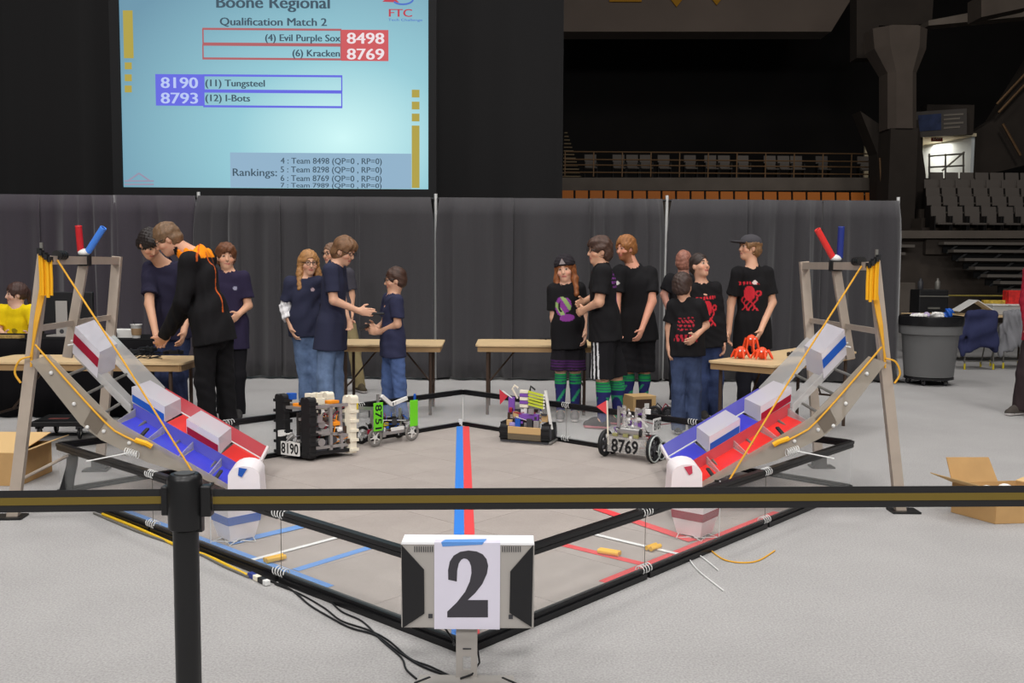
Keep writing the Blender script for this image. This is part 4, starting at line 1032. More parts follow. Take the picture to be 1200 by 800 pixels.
    # ---------------- socks
    if socks is not None:
        for s_ in 'ab':
            kn_, an_ = P['kn' + s_], P['an' + s_]; L = np.linalg.norm(kn_ - an_); ax = (an_ - kn_) / L
            S = SDF(*bounds([kn_, an_], .1), .008)
            S.cone(kn_ + ax * .03, an_, w(.064), w(.044), .01); S.ell(kn_ * .68 + an_ * .32 - BF * .015, (BR, BF, -ax), (w(.060), w(.064), w(.11)), .02)
            S.clip(kn_ + ax * L * .10, -ax)
            def sockcol(V):
                t = ((V - kn_) @ ax) / L; c = np.tile(np.array(rgb((40, 42, 96))), (len(V), 1))
                gr = t < .34; c[gr] = np.array(rgb((38, 152, 84))); ln = gr & (np.sin(t * 95) > .55); c[ln] = np.array(rgb((46, 56, 98)))
                leaf = (t > .42) & (np.sin(((V - kn_) @ BR) * 60 + t * 16 + seed) > .62) & (np.sin(t * 13) > -.3); c[leaf] = np.array(rgb((44, 142, 100)))
                return c
            sdf_obj('sock', S, M_CLOTH, T, sockcol)
    # ---------------- shoes
    for s_ in 'ab':
        an_ = P['an' + s_]; z0 = an_[2] - .085 * scale; td = nv(J.get('toe' + s_, tuple(BF))) if ('toe' + s_) in J else BF
        fl = np.array([an_[0], an_[1], z0]); sd = np.array([-td[1], td[0], 0])
        S = SDF(*bounds([fl, fl + td * .22], .16), .007)
        S.cone(fl + td * -.035 + [0, 0, .045], fl + td * .14 + [0, 0, .032], w(.042), w(.040), .02, sd, 1.0); S.ell(fl + td * .05 + np.array([0, 0, .06]), (td, sd, (0, 0, 1)), (w(.085), w(.042), w(.05)), .02)
        S.clip(fl + np.array([0, 0, .006]), (0, 0, -1)); 
        def shoecol(V, z0=z0):
            c = np.tile(np.array(rgb(shoes)), (len(V), 1)); c[V[:, 2] < z0 + .026] = np.array(rgb(J.get('sole', (206, 200, 198)))); return c
        sdf_obj('shoe', S, M_CLOTH, T, shoecol)
    if glasses:
        b_ = MB()
        for s_ in (-1, 1):
            b_.ring(Vector(h_(s_ * .032, .098, .008)), Vector(F), .021, .0026, 14, 5)
            b_.tube([h_(s_ * .053, .096, .010), h_(s_ * .078, .05, .010), h_(s_ * .082, -.01, .006)], .0028, 5)
        b_.tube([h_(-.012, .100, .012), h_(.012, .100, .012)], .0026, 5)
        b_.build('glasses', M_GLASSES, T)
    if hat == 'cap':
        S = SDF(*bounds([H], .30), .007); S.ell(h_(0, -.015, .045), (R, F, U), (.097, .118, .088), .01); S.clip(h_(0, 0, .042), -U)
        sdf_obj('cap', S, M_CLOTH, T, (72, 70, 74))
        S = SDF(*bounds([h_(0, .15, .05)], .16), .006); S.ell(h_(0, .10, .045), (R, F, U), (.078, .115, .014), .0); S.clip(h_(0, .085, 0), -F)
        sdf_obj('cap_brim', S, M_CLOTH, T, (62, 60, 64))
    if hat == 'beanie':
        S = SDF(*bounds([H], .24), .007); S.ell(h_(0, -.015, .052), (R, F, U), (.100, .116, .105), .01); S.clip(h_(0, .05, .040), nv(-U + F * .15)); S.wrinkle(.003, 60, 3)
        sdf_obj('beanie', S, M_CLOTH, T, (44, 40, 44))
        b_ = MB(); c_ = Vector(h_(0, .106, .085)); Rv, Uv, Fv = Vector(R), Vector(U), Vector(F)
        b_.prism([c_ - Rv * .03 - Uv * .025, c_ + Rv * .03 - Uv * .025, c_ + Uv * .03], Fv * .004).build('patch', mat('grey_patch', (150, 140, 140), .8), T)
    return T, P, dict(BR=BR, BF=BF, sh=sh, up=up, H=H, R=R, F=F, U=U)
# ---- flat prints on the shirts
def kraken(u, v):
    """red tentacled sea-monster print with a line of lettering above"""
    c = np.hypot((u) / .055, (v + .19) / .075) < 1
    m = c.copy()
    for k in range(6):
        x0 = -.06 + .024 * k; ph = k * 1.7
        m |= (v < -.22) & (v > -.36) & (np.abs(u - x0 - .018 * np.sin(v * 55 + ph)) < .008)
    m |= (np.abs(np.hypot(u - .085, v + .19) - .022) < .008)
    m |= (v < -.075) & (v > -.105) & (np.abs(u) < .09) & (np.sin(u * 210) > -.3)
    return m, (206, 46, 58)
def back_red(u, v):
    m = (v < -.10) & (v > -.21) & (np.abs(u) < .075 - .2 * np.abs(v + .15)) & (np.sin(v * 175) > -.2) & (np.sin(u * 170 + 4 * np.sin(v * 47)) > -.35)
    m |= (v < -.25) & (v > -.31) & (np.abs(u) < .10) & (np.sin(u * 160 + np.sin(v * 90)) > -.2)
    return m, (178, 44, 58)
def purple_back(u, v):
    m = (v < .0) & (v > -.16) & (np.abs(u - .02) < .10) & (np.sin(v * 170) > -.1) & (np.sin(u * 190 + v * 40) > -.6)
    m |= (np.abs(u - .07 - .02 * np.sin(v * 30)) < .018) & (v < -.1) & (v > -.36)
    return m, (122, 62, 138)
def purple_front(u, v):
    a = np.hypot((u - .0) / .055, (v + .15) / .07) < 1; b = np.hypot((u - .015) / .07, (v + .27) / .035) < 1
    m = a | b | (np.abs(np.hypot((u + .04) / .05, (v + .16) / .08) - .9) < .25)
    col = np.where((np.sin(u * 60 + v * 40) > .25)[:, None] & ~b[:, None], np.array(rgb((150, 176, 110))), np.array(rgb((136, 62, 146))))
    return m, col
def badge(x, y, r, c):
    def f(u, v): return np.hypot(u - x, v - y) < r, c
    return f
NAVY = (46, 48, 68); BLACK = (26, 25, 27)
down = np.array([0, 0, -1.0])
# 1 seated scorer
person('person in a bright yellow tee seated behind the black-clothed scoring table', 10.6,
       dict(head=(19, 345), sha=(3, 364), shb=(36, 364), ela=(-2, 388, -.06), elb=(42, 386, -.06), wra=(6, 393, -.34), wrb=(33, 393, -.34), hia=(11, 418, .1), hib=(29, 418, .1),
            kna=(9, 424, -.32), knb=(31, 424, -.32), ana=(9, 464, -.28), anb=(31, 464, -.28)), 0, -52, 0, hair=('tail', (70, 48, 42)), shirt=((238, 206, 20), 'tee'),
       legs=('trousers', (40, 40, 46)), print_fn=[(badge(0, -.2, .03, (150, 130, 30)), 1)], seed=2, skin=(216, 172, 150))
# 2 navy tee bending over the table
person('dark-haired person in a navy tee bending over the wooden table of controllers', 8.62,
       dict(head=(176, 286, -.18), sha=(176, 315), shb=(212, 315, .05), ela=(175, 356, -.16), elb=(222, 356, -.1), wra=(183, 393, -.32), wrb=(215, 390, -.3), hia=(192, 388, .1), hib=(212, 388, .1),
            kna=(192, 440, .05), knb=(210, 440, .05), ana=(192, 490, .1), anb=(210, 490, .1)), 5, 48, 38, hair=('mop', (34, 26, 24)), shirt=((40, 38, 58), 'tee'), legs=('jeans', (46, 54, 84)), seed=3, skin=(206, 158, 130))
# 3 black jacket with orange collar
def jacket_trim(V, c, K):
    if 'legs' in K: return c
    org = np.array(rgb((250, 146, 22))); top = (V - K['nb']) @ K['up'] > -.03
    near = np.linalg.norm(V - K['nb'], axis=1) < .16
    c[top & near] = org
    u, v, f = K['u'], K['v'], K['f']; pip = np.array(rgb((206, 96, 40)))
    arm = ((V - K['P']['sha']) @ K['BR'])
    s1 = (np.abs(u - .06 - .12 * (-v)) < .006) & (v < .05) & (v > -.44) & (f < 0); c[s1] = pip
    s2 = (np.abs(u + .07 - .05 * v) < .006) & (v < .05) & (v > -.40); c[s2] = pip
    s3 = (np.abs(v + .2 - .35 * (u + .12)) < .006) & (u < -.05) & (u > -.19); c[s3] = pip
    s4 = (np.abs(f + .01) < .006) & (v > -.02); c[s4] = pip
    return c
person('tall person in a black jacket with orange collar and piping, leaning to the wooden table', 7.68,
       dict(head=(196, 280, -.05), sha=(222, 306, -.17), shb=(243, 303, .16), ela=(214, 354, -.20), elb=(225, 350, .1), wra=(191, 394, .0), wrb=(197, 390, .2), hia=(241, 388, -.10), hib=(258, 386, .10),
            kna=(240, 447, -.1), knb=(264, 447, .08), ana=(246, 512, -.1), anb=(270, 512, .1)), -78, -72, 32, hair=('short', (112, 86, 62)), shirt=((25, 24, 26), 'jacket'), legs=('trousers', (22, 21, 23)),
       shoes=(36, 36, 40), glasses=True, build_w=1.12, extra_col=jacket_trim, seed=4, hem=.10, skin=(210, 158, 130))
# 4 behind the jacket
person('brown-haired person in a dark purple tee standing behind the black jacket', 9.1,
       dict(head=(265, 301), sha=(254, 325), shb=(284, 325), ela=(250, 355), elb=(291, 358), wra=(262, 378, -.1), wrb=(280, 368, -.12), hia=(261, 396), hib=(279, 396), kna=(262, 440), knb=(279, 440), ana=(262, 484), anb=(279, 484)),
       15, 22, 0, hair=('mop', (104, 64, 40)), shirt=((44, 38, 62), 'tee'), legs=('trousers', (28, 27, 31)), print_fn=[(badge(.05, -.10, .02, (150, 150, 170)), 1)], seed=5, hem=.10, scale=.95)
# 5 blonde
person('person with long straight light-brown hair, navy tee over white sleeves and jeans', 9.3,
       dict(head=(362, 308), sha=(341, 331), shb=(373, 331), ela=(334, 360, .02), elb=(377, 360, .08), wra=(342, 385, -.08), wrb=(376, 385, .0), hia=(351, 390), hib=(368, 390), kna=(357, 434), knb=(371, 434), ana=(359, 482), anb=(373, 480)),
       15, 26, 4, hair=('long', (164, 118, 72)), shirt=(NAVY, 'tee'), legs=('jeans', (108, 130, 166)), under=('a', (232, 230, 232)), glasses=True, seed=6, scale=.93, print_fn=[(badge(.07, -.07, .018, (196, 170, 176)), 1)],
       skin=(218, 170, 142), hem=.03)
# 6 reaching
person('person with glasses in a navy tee and jeans reaching toward the boy', 8.9,
       dict(head=(404, 294), sha=(387, 317, -.17), shb=(397, 316, .18), ela=(391, 352, -.2), elb=(401, 352, .2), wra=(420, 364, -.12), wrb=(407, 374, .1), hia=(383, 398, -.09), hib=(392, 398, .09),
            kna=(381, 441, -.09), knb=(393, 441, .09), ana=(382, 490, -.1), anb=(394, 490, .1)), 75, 66, 22, hair=('mop', (116, 84, 58)), shirt=(NAVY, 'tee'), legs=('jeans', (102, 122, 154)), glasses=True, seed=7,
       hands={'a': dict(f=(.95, -.1, -.12), th=(0, 0, 1), pa=(.1, 1, 0), curl=.25)}, hem=.09, skin=(216, 168, 140))
# 7 walking behind
person('person in a grey tee and khaki trousers walking behind the others by the drape', 11.2,
       dict(head=(388, 297), sha=(384, 320), shb=(409, 321), ela=(381, 345), elb=(412, 346), wra=(383, 366), wrb=(412, 366, -.05), hia=(392, 372), hib=(406, 372), kna=(396, 408), knb=(415, 408, -.05), ana=(393, 446), anb=(421, 447, -.1)),
       30, -35, 5, hair=('buzz', (120, 90, 70)), shirt=((66, 64, 72), 'tee'), legs=('trousers', (140, 126, 92)), shoes=(74, 66, 52), seed=8, glasses=True)
# 8 boy with controller
person('boy in a navy tee and jeans facing away to a game controller in his hands', 8.95,
       dict(head=(463, 328), sha=(455, 351, .13), shb=(465, 352, -.14), ela=(451, 378, .15), elb=(466, 380, -.16), wra=(441, 384, .02), wrb=(444, 389, -.06), hia=(457, 410, .08), hib=(464, 410, -.08),
            kna=(455, 449, .08), knb=(468, 449, -.07), ana=(455, 490, .08), anb=(471, 490, -.07)), -80, -78, 6, hair=('short', (66, 44, 34)), shirt=((48, 50, 74), 'tee'), legs=('jeans', (78, 98, 142)), seed=9, scale=.86, glasses=True, hem=.06,
       hands={'a': dict(f=(-.9, -.2, .1), th=(0, 0, 1), pa=(0, -1, 0), curl=.8), 'b': dict(f=(-.9, .2, .1), th=(0, 0, 1), pa=(0, 1, 0), curl=.8)}, skin=(208, 160, 132))
# 9 girl with beanie
def purple_hem(V, c, K):
    if 'legs' not in K: return c
    z = V[:, 2]; zk = K['P']['kna'][2]; c[(z < zk + .09) & (np.sin(z * 230) > 0)] = np.array(rgb((70, 34, 84))); return c
person('smiling person in a dark beanie with long auburn hair and green and navy socks', 9.2,
       dict(head=(662, 316), sha=(649, 339), shb=(678, 338), ela=(649, 372), elb=(684, 368, .05), wra=(652, 398), wrb=(685, 390, -.05), hia=(658, 396), hib=(674, 396), kna=(657, 432), knb=(674, 432), ana=(657, 480), anb=(674, 479)),
       -5, -14, 2, tilt=-6, hair=('long', (142, 84, 46)), shirt=(BLACK, 'tee'), legs=('shorts', (30, 28, 32)), socks=True, shoes=(110, 106, 106), hat='beanie', print_fn=[(purple_front, 1)], extra_col=purple_hem, seed=10, scale=.92, hem=.10, skin=(220, 172, 146))
# 10 striped shorts
def stripes(V, c, K):
    if 'legs' not in K: return c
    q = V - K['hp']; f = q @ K['BF']; side = (q @ K['BR'])
    z = V[:, 2]; top = K['hp'][2] - .02; bot = K['P']['kna'][2]
    t = np.clip((top - z) / (top - bot), 0, 1)
    for o in (-.02, .02, .06):
        m = (np.abs(f - .05 + .0 * t - o + .02 * t) < .008) & (V[:, 1] < K['P']['hia'][1] + .0) & (z < top + .05); c[m] = np.array(rgb((224, 224, 226)))
    return c
person('person in a black tee and black shorts with three white stripes beside the beanie wearer', 8.8,
       dict(head=(702, 294), sha=(707, 319, -.17), shb=(704, 318, .17), ela=(702, 354, -.24), elb=(697, 348, .16), wra=(686, 362, -.12), wrb=(685, 353, .08), hia=(707, 392, -.1), hib=(712, 392, .1), kna=(706, 442, -.1), knb=(722, 440, .09),
            ana=(706, 492, -.1), anb=(724, 488, .12), sole=(214, 130, 140)), -108, -74, 2, hair=('mop', (74, 52, 42)), shirt=(BLACK, 'tee'), legs=('shorts', (26, 25, 28)), socks=True, shoes=(48, 42, 46), print_fn=[(purple_back, -1)], extra_col=stripes, seed=11, build_w=1.12, glasses=True, hem=.05)
# 11 red hair
person('broad bearded person with curly ginger hair in a black tee and shorts', 10.0,
       dict(head=(733, 291), sha=(726, 319, -.03), shb=(761, 320, .02), ela=(722, 352, -.10), elb=(764, 353, -.12), wra=(724, 382, -.2), wrb=(752, 386, -.26), hia=(738, 390), hib=(757, 390), kna=(736, 434), knb=(755, 434), ana=(736, 476), anb=(754, 476)),
       -38, -52, 6, hair=('curly', (150, 98, 54)), shirt=(BLACK, 'tee'), legs=('shorts', (28, 27, 30)), socks=True, beard=(150, 96, 66), build_w=1.16, print_fn=[(badge(-.07, -.09, .02, (200, 196, 190)), 1)], seed=12, hem=.08, skin=(214, 152, 126))
# 12 small boy, back view
person('small boy seen from behind in a black tee with red lettering and jeans', 8.45,
       dict(head=(800, 335), sha=(790, 358), shb=(819, 358), ela=(784, 384, .03), elb=(827, 381, .02), wra=(784, 406), wrb=(815, 394, -.14), hia=(796, 410), hib=(813, 410), kna=(795, 455), knb=(813, 455), ana=(795, 500), anb=(814, 500)),
       168, 150, 0, hair=('short', (62, 46, 40)), shirt=(BLACK, 'tee'), legs=('jeans', (62, 74, 104)), print_fn=[(back_red, -1)], seed=13, scale=.86, hem=.05, skin=(206, 158, 132))
# 13 boy facing the tall one
person('boy with short dark hair in a black sweatshirt with a red print, looking up', 9.25,
       dict(head=(820, 311), sha=(809, 338), shb=(838, 338), ela=(808, 370, .05), elb=(844, 372), wra=(812, 395, .05), wrb=(847, 400, -.05), hia=(820, 398), hib=(838, 398), kna=(821, 444), knb=(839, 444), ana=(822, 486), anb=(839, 487)),
       12, 34, -12, hair=('buzz', (52, 40, 36)), shirt=(BLACK, 'long'), legs=('jeans', (52, 64, 98)), print_fn=[(kraken, 1)], seed=14, scale=.93, hem=.07, skin=(210, 160, 134))
# 14 behind
person('person standing behind the two boys, only head and raised dark sleeve visible', 10.3,
       dict(head=(801, 307), sha=(786, 328), shb=(815, 330), ela=(778, 345), elb=(818, 360), wra=(786, 370, -.1), wrb=(818, 388), hia=(792, 394), hib=(808, 394), kna=(792, 436), knb=(808, 436), ana=(792, 470), anb=(808, 470)),
       160, 168, 0, hair=('buzz', (150, 100, 84)), shirt=((28, 27, 30), 'tee'), legs=('trousers', (40, 40, 46)), seed=15, skin=(204, 148, 130))
# 15 tall with cap
person('tall person in a grey baseball cap and black tee with a red sea-monster print', 9.5,
       dict(head=(878, 290), sha=(865, 320, -.05), shb=(898, 320), ela=(857, 354), elb=(905, 354, -.03), wra=(854, 388, -.06), wrb=(891, 388, -.22), hia=(872, 394), hib=(892, 394), kna=(872, 442), knb=(892, 442), ana=(872, 484), anb=(892, 485)),
       -28, -72, -4, hair=('mop', (128, 94, 62)), shirt=(BLACK, 'tee'), legs=('trousers', (34, 34, 42)), hat='cap', print_fn=[(kraken, 1), (badge(.05, -.085, .022, (226, 204, 200)), 1)], seed=16, hem=.12, skin=(214, 164, 136))
# 16 passer-by at the frame's edge
person('passer-by in dark trousers and a red top walking past the draped jackets', 9.7,
       dict(head=(1222, 285), sha=(1208, 318), shb=(1240, 318), ela=(1202, 354), elb=(1246, 354), wra=(1205, 384, -.1), wrb=(1246, 386), hia=(1211, 392), hib=(1230, 392), kna=(1200, 438), knb=(1234, 438), ana=(1195, 474), anb=(1240, 478)),
       -70, -70, 0, hair=('short', (60, 44, 36)), shirt=((150, 28, 48), 'long'), legs=('trousers', (48, 38, 40)), shoes=(70, 64, 60), seed=17)
# ------------------------------------------------------------------ tables
M_WOOD = mat('tan_table_laminate', (206, 178, 136), .5, var=.08, vscale=5); M_WEDGE = mat('table_edge', (164, 132, 92), .6); M_BROWN = mat('brown_steel', (74, 58, 48), .5, .3)
ZTAB = .70
def table(P0, u, v, L, W_, label, legs=True):
    """P0 = one top corner on plan, u along L, v along W_"""
    u, v = Vector((*u, 0)).normalized(), Vector((*v, 0)).normalized(); P0 = Vector((*P0, 0)); c = P0 + u * L / 2 + v * W_ / 2
    t = thing('folding_table', c, label, 'table')
    rc = .05; poly = []
    for (cx, cy, a0) in ((L - rc, W_ - rc, 0), (rc, W_ - rc, 90), (rc, rc, 180), (L - rc, rc, 270)):
        for k in range(4):
            a = math.radians(a0 + 30 * k); poly.append(P0 + u * (cx + rc * math.cos(a)) + v * (cy + rc * math.sin(a)) + Vector((0, 0, ZTAB - .016)))
    MB().prism(poly, (0, 0, .016)).build('tabletop', M_WOOD, t)
    ap = MB()
    for (a, b) in (((.03, .03), (L - .03, .03)), ((L - .03, .03), (L - .03, W_ - .03)), ((L - .03, W_ - .03), (.03, W_ - .03)), ((.03, W_ - .03), (.03, .03))):
        MB().bar(P0 + u * a[0] + v * a[1] + Vector((0, 0, ZTAB - .043)), P0 + u * b[0] + v * b[1] + Vector((0, 0, ZTAB - .043)), .02, .052).build('apron', M_WEDGE, t)
    for a in (.12, L - .12):
        for b in (.07, W_ - .07):
            p = P0 + u * a + v * b; MB().tube([p + Vector((0, 0, .002)), p + Vector((0, 0, ZTAB - .02))], .016, 8).build('leg', M_BROWN, t)
        MB().tube([P0 + u * a + v * .07 + Vector((0, 0, .28)), P0 + u * a + v * (W_ - .07) + Vector((0, 0, .28))], .01, 6).build('leg_brace', M_BROWN, t)
        MB().tube([P0 + u * a + v * W_ / 2 + Vector((0, 0, .28)), P0 + u * (a + (.32 if a < L / 2 else -.32)) + v * W_ / 2 + Vector((0, 0, ZTAB - .03))], .01, 6).build('leg_brace', M_BROWN, t)
    return t
table((-4.22, 7.52), (1, 0), (0, 1), 1.63, .62, 'tan folding table strewn with game controllers beside the black jacket')
table((-1.75, 9.32), (1, .03), (-.03, 1), 1.07, .72, 'bare tan folding table behind the boy with the controller')
table((-.36, 9.42), (1, .0), (0, 1), 1.2, .76, 'tan folding table behind the beanie wearer')
table((2.09, 7.64), (.65, .76), (-.76, .65), 1.79, .60, 'tan folding table carrying orange plastic creatures')
M_PAD = mat('black_plastic', (24, 24, 26), .45); M_DKG = mat('dark_grey_plastic', (58, 58, 62), .5)
def gamepad(loc, rz, label, group=None, tilt=0.0):
    loc = Vector(loc); t = thing('game_controller', loc, label, 'controller', group)
    R = Matrix.Rotation(rz, 3, 'Z') @ Matrix.Rotation(tilt, 3, 'X'); xf = lambda q: loc + R @ Vector(q)
    b = MB(xf); poly = [(-.055, .03), (.055, .03), (.075, .015), (.085, -.05), (.065, -.06), (.04, -.02), (-.04, -.02), (-.065, -.06), (-.085, -.05), (-.075, .015)]
    b.prism([(x, y, .002) for x, y in poly], (0, 0, .03)).build('shell', M_PAD, t)
    for sx in (-1, 1):
        MB(xf).cyl((sx * .03, -.002, .03), (sx * .03, -.002, .044), .008, .011, 8).build('thumb_stick', M_DKG, t)
        MB(xf).cyl((sx * .055, .012, .03), (sx * .055, .012, .036), .010, n=8).build('button_pad', M_DKG, t)
    return t
gr = 'controllers on the cluttered table'
for (px, py, rz, lb) in ((158, 414, .4, 'black game controller nearest the coffee cup on the cluttered table'), (176, 411, -.5, 'black game controller under the hand on the cluttered table'), (204, 415, .2, 'black game controller at the corner of the cluttered table')):
    p = gnd(px, py, ZTAB); gamepad((p.x, p.y, ZTAB), rz, lb)
cb = MB()
for k in range(4):
    pts = [gnd(152 + k * 12 + 14 * math.sin(q * 1.3 + k), 416 - 4 * math.cos(q + k), ZTAB + .004) for q in range(7)]
    tag(MB().tube(pts, .004, 5).build('controller_cable', M_PAD, origin=pts[0]), 'thin black cable coiled among the controllers on the cluttered table', 'cable', 'controller cables')
def pad_at(px, py, Y): p = at(px, py, Y); return p
gamepad(at(431, 384, 8.95), -PI / 2 - .2, 'black game controller held in the boy\'s hands', tilt=.5)
hp_ = thing('handset', at(443, 367, 8.8), 'small black handset held out by the person with glasses', 'handset')
p = at(443, 367.5, 8.8); MB().box(p, (.12, .05, .018), .1).build('shell', M_PAD, hp_, bevel=.005); MB().box(p + Vector((.02, 0, .011)), (.05, .035, .004), .1).build('keypad', M_DKG, hp_)
o = thing('cable_tray', at(538, 396, 9.7), 'black cable lying on the table behind the beanie wearer', 'cable')
pts = [gnd(632 + 8 * k, 396 + 1.5 * math.sin(k * 2), ZTAB + .006) for k in range(6)]; o.location = pts[0]
MB().tube(pts, .006, 6).build('cable', M_PAD, o)
# orange creatures on the table
M_OR = mat('orange_plastic', (232, 76, 34), .4)
def creature(px, py, h, label, legs=7, reach=.075):
    g = gnd(px, py, ZTAB); g.z = ZTAB; t = thing('orange_creature', g, label, 'toy')
    MB().sphere(g + Vector((0, 0, h)), .048, 12, 9, (1, .9, 1.1)).build('body', M_OR, t, smooth=True)
    for k in range(legs):
        a = 2 * PI * k / legs + .3; e = Vector((math.cos(a), math.sin(a), 0))
        MB().tube([g + e * .02 + Vector((0, 0, h - .01)), g + e * reach * .7 + Vector((0, 0, h + .02)), g + e * reach + Vector((0, 0, h * .5)), g + e * reach * 1.1 + Vector((0, 0, .008))], .008, 6, radii=[.012, .012, .010, .006]).build('tentacle', M_OR, t, smooth=True)
    for s_ in (-1, 1): MB().sphere(g + Vector((s_ * .018, -.042, h + .015)), .009, 8, 6).build('eye', M_WIRE, t)
    return t
creature(868, 420, .055, 'squat orange tentacled plastic creature at the table corner'); creature(893, 421, .055, 'squat orange tentacled plastic creature beside the taller one', reach=.085)
creature(880, 414, .12, 'tall orange tentacled plastic creature between two squat ones', reach=.07)
p = gnd(884, 408, ZTAB); o = thing('phone', (p.x, p.y, ZTAB), 'black phone standing behind the orange creatures', 'phone')
MB().box((p.x, p.y, ZTAB + .07), (.085, .012, .14)).build('case', M_PAD, o, bevel=.004); MB().box((p.x, p.y - .0065, ZTAB + .07), (.075, .002, .12)).build('screen', M_DKG, o)
p = gnd(925, 417, ZTAB); gamepad((p.x + .05, p.y, ZTAB), .3, 'black game controller on the table by the orange creatures')
# ------------------------------------------------------------------ robots
def frame_of(o, ang, sy=1.0):
    o = Vector(o); R = Matrix.Rotation(ang, 3, 'Z'); return lambda q: o + R @ Vector((q[0], q[1] * sy, q[2]))
M_STEEL = mat('robot_aluminium', (176, 174, 172), .35, .7); M_TRD = mat('black_tread', (20, 20, 22), .6); M_WPL = mat('ivory_plastic', (232, 224, 204), .5); M_TAPE = mat('orange_tape', (240, 146, 30), .5)
M_ACR = mat('clear_acrylic', (214, 210, 206), .12, alpha=.32); M_PLATE = mat('white_plate', (226, 224, 220), .5); M_INK = mat('black_ink', (18, 18, 20), .6)
rr = random.Random(3)
# --- robot with tread columns
o8 = Vector((-1.51, 7.085, ZT)); U8, V8 = Vector((.795, .607, 0)), Vector((-.88, .475, 0)); x8 = lambda q: o8 + U8 * q[0] + V8 * (q[1] * .78) + Vector((0, 0, q[2]))
t = thing('robot', o8, 'boxy robot with black and ivory tread columns numbered 8190', 'robot')
B = lambda: MB(x8)
B().box((.2, .2, .05), (.42, .40, .025)).build('base_plate', M_PAD, t)
for (x, y, m_, h) in ((.02, .03, M_TRD, .44), (.02, .35, M_TRD, .45), (.37, .03, M_WPL, .43), (.37, .33, M_WPL, .44)):
    c = B().box((x, y, .02 + h / 2), (.055, .11 if m_ is M_TRD else .08, h), 0).build('tread_column', m_, t, bevel=.008)
    for k in range(6):
        for s_ in (-1, 1):
            q = B().box((x - .0, y + s_ * (.055 if m_ is M_TRD else .04), .05 + k * (h - .06) / 5), (.065, .03, .022)).build('cleat', m_, c); q.location -= c.location
    for s_ in (-1, 1): B().cyl((x - .03, y + s_ * .025, h + .01), (x + .03, y + s_ * .025, h + .01), .03, n=12).build('sprocket', m_, t, smooth=True)
for (a, b) in (((.02, .03, .40), (.37, .03, .40)), ((.02, .35, .40), (.37, .33, .40)), ((.02, .03, .22), (.37, .03, .16)), ((.05, .19, .30), (.35, .19, .34)), ((.02, .03, .09), (.37, .03, .09)), ((.37, .03, .30), (.37, .33, .30)), ((.02, .05, .12), (.02, .33, .12)), ((.02, .05, .39), (.02, .33, .39)), ((.2, .03, .06), (.2, .03, .40)), ((.29, .03, .06), (.29, .05, .40))):
    B().bar(a, b, .022, .022).build('strut', M_STEEL, t)
for (c, r_, m_) in (((.12, .06, .13), .03, M_STEEL), ((.22, .06, .14), .028, M_DKG), ((.3, .08, .24), .03, M_DKG), ((.15, .1, .26), .03, M_STEEL), ((.1, .2, .15), .035, M_DKG)):
    B().cyl((c[0], c[1] - .04, c[2]), (c[0], c[1] + .05, c[2]), r_, n=12).build('motor', m_, t, smooth=True)
for (c, s_, m_, n_) in (((.14, .16, .43), (.14, .10, .05), M_WPL, 'hopper_block'), ((.12, .16, .475), (.04, .08, .04), M_WPL, 'hopper_block'), ((.18, .16, .475), (.04, .08, .04), M_WPL, 'hopper_block'), ((.27, .12, .42), (.08, .08, .025), M_TAPE, 'orange_cover'), ((.06, .2, .40), (.05, .10, .045), M_TAPE, 'orange_cover'), ((.06, .3, .47), (.05, .06, .05), COLS['blue']['stripe'], 'blue_flag'),
                      ((.25, .05, .26), (.06, .05, .03), M_TAPE, 'orange_cover'), ((.25, .2, .2), (.12, .14, .06), M_PAD, 'controller_brick'), ((.2, .22, .2), (.30, .02, .3), mat('dark_mesh', (52, 48, 46), .7), 'back_panel'), ((.12, .05, .1), (.1, .05, .08), M_DKG, 'gear_box'), ((.3, .06, .2), (.08, .05, .07), M_BROWN, 'battery'), ((.16, .05, .20), (.07, .04, .05), M_STEEL, 'bracket'), ((.32, .05, .14), (.05, .04, .05), M_STEEL, 'bracket'), ((.11, .04, .31), (.05, .04, .06), M_STEEL, 'bracket')):
    B().box(c, s_).build(n_, m_, t, bevel=.004)
for k in range(7):
    pts = [(rr.uniform(.06, .34), rr.uniform(.02, .1), rr.uniform(.08, .38)) for _ in range(4)]; B().tube(pts, .004, 5).build('wire', [M_PAD, M_TAPE, COLS['red']['stripe'], M_WIRE][k % 4], t)
pl = B().box((-.025, .19, .085), (.012, .22, .10)).build('number_plate', M_PLATE, t)
lettering('8190', x8((-.034, .29, .05)), -V8, (0, 0, 1), .165, .075, M_INK, pl, bold=.02)
# --- robot with green plates
def wheel(B_, c, ax, r, w_, t, tyre, hub, spokes=5):
    """wheel about axis ax (local vector)"""
    c, ax = Vector(c), Vector(ax).normalized(); wl_ = B_().ring(c, ax, r - w_ * .45, w_ * .45, 26, 8).build('wheel', tyre, t, smooth=True)
    B_().cyl(c - ax * w_ * .4, c + ax * w_ * .4, r * .25, n=12).build('hub', hub, wl_, smooth=True)
    e1 = ax.orthogonal().normalized(); e2 = ax.cross(e1)
    for k in range(spokes):
        a = 2 * PI * k / spokes; e = e1 * math.cos(a) + e2 * math.sin(a); B_().bar(c + e * r * .2, c + e * (r - w_ * .7), w_ * .3, w_ * .35, ax).build('spoke', hub, wl_)
o7 = Vector((-1.10, 7.68, ZT)); a7 = math.atan2(.72, .69); x7 = frame_of(o7, a7, .5); B7 = lambda: MB(x7)
t = thing('robot', o7, 'skeletal wheeled robot with two lime green side plates numbered 8751', 'robot')
M_LIME = mat('lime_plate', (112, 214, 40), .45)
for (c) in ((0, 0, .075), (.39, 0, .075), (.0, .34, .075), (.39, .34, .075)): wheel(B7, c, (0, 1, 0), .075, .03, t, M_TRD if c[1] else mat('grey_tyre', (120, 116, 112), .6), M_PLATE)
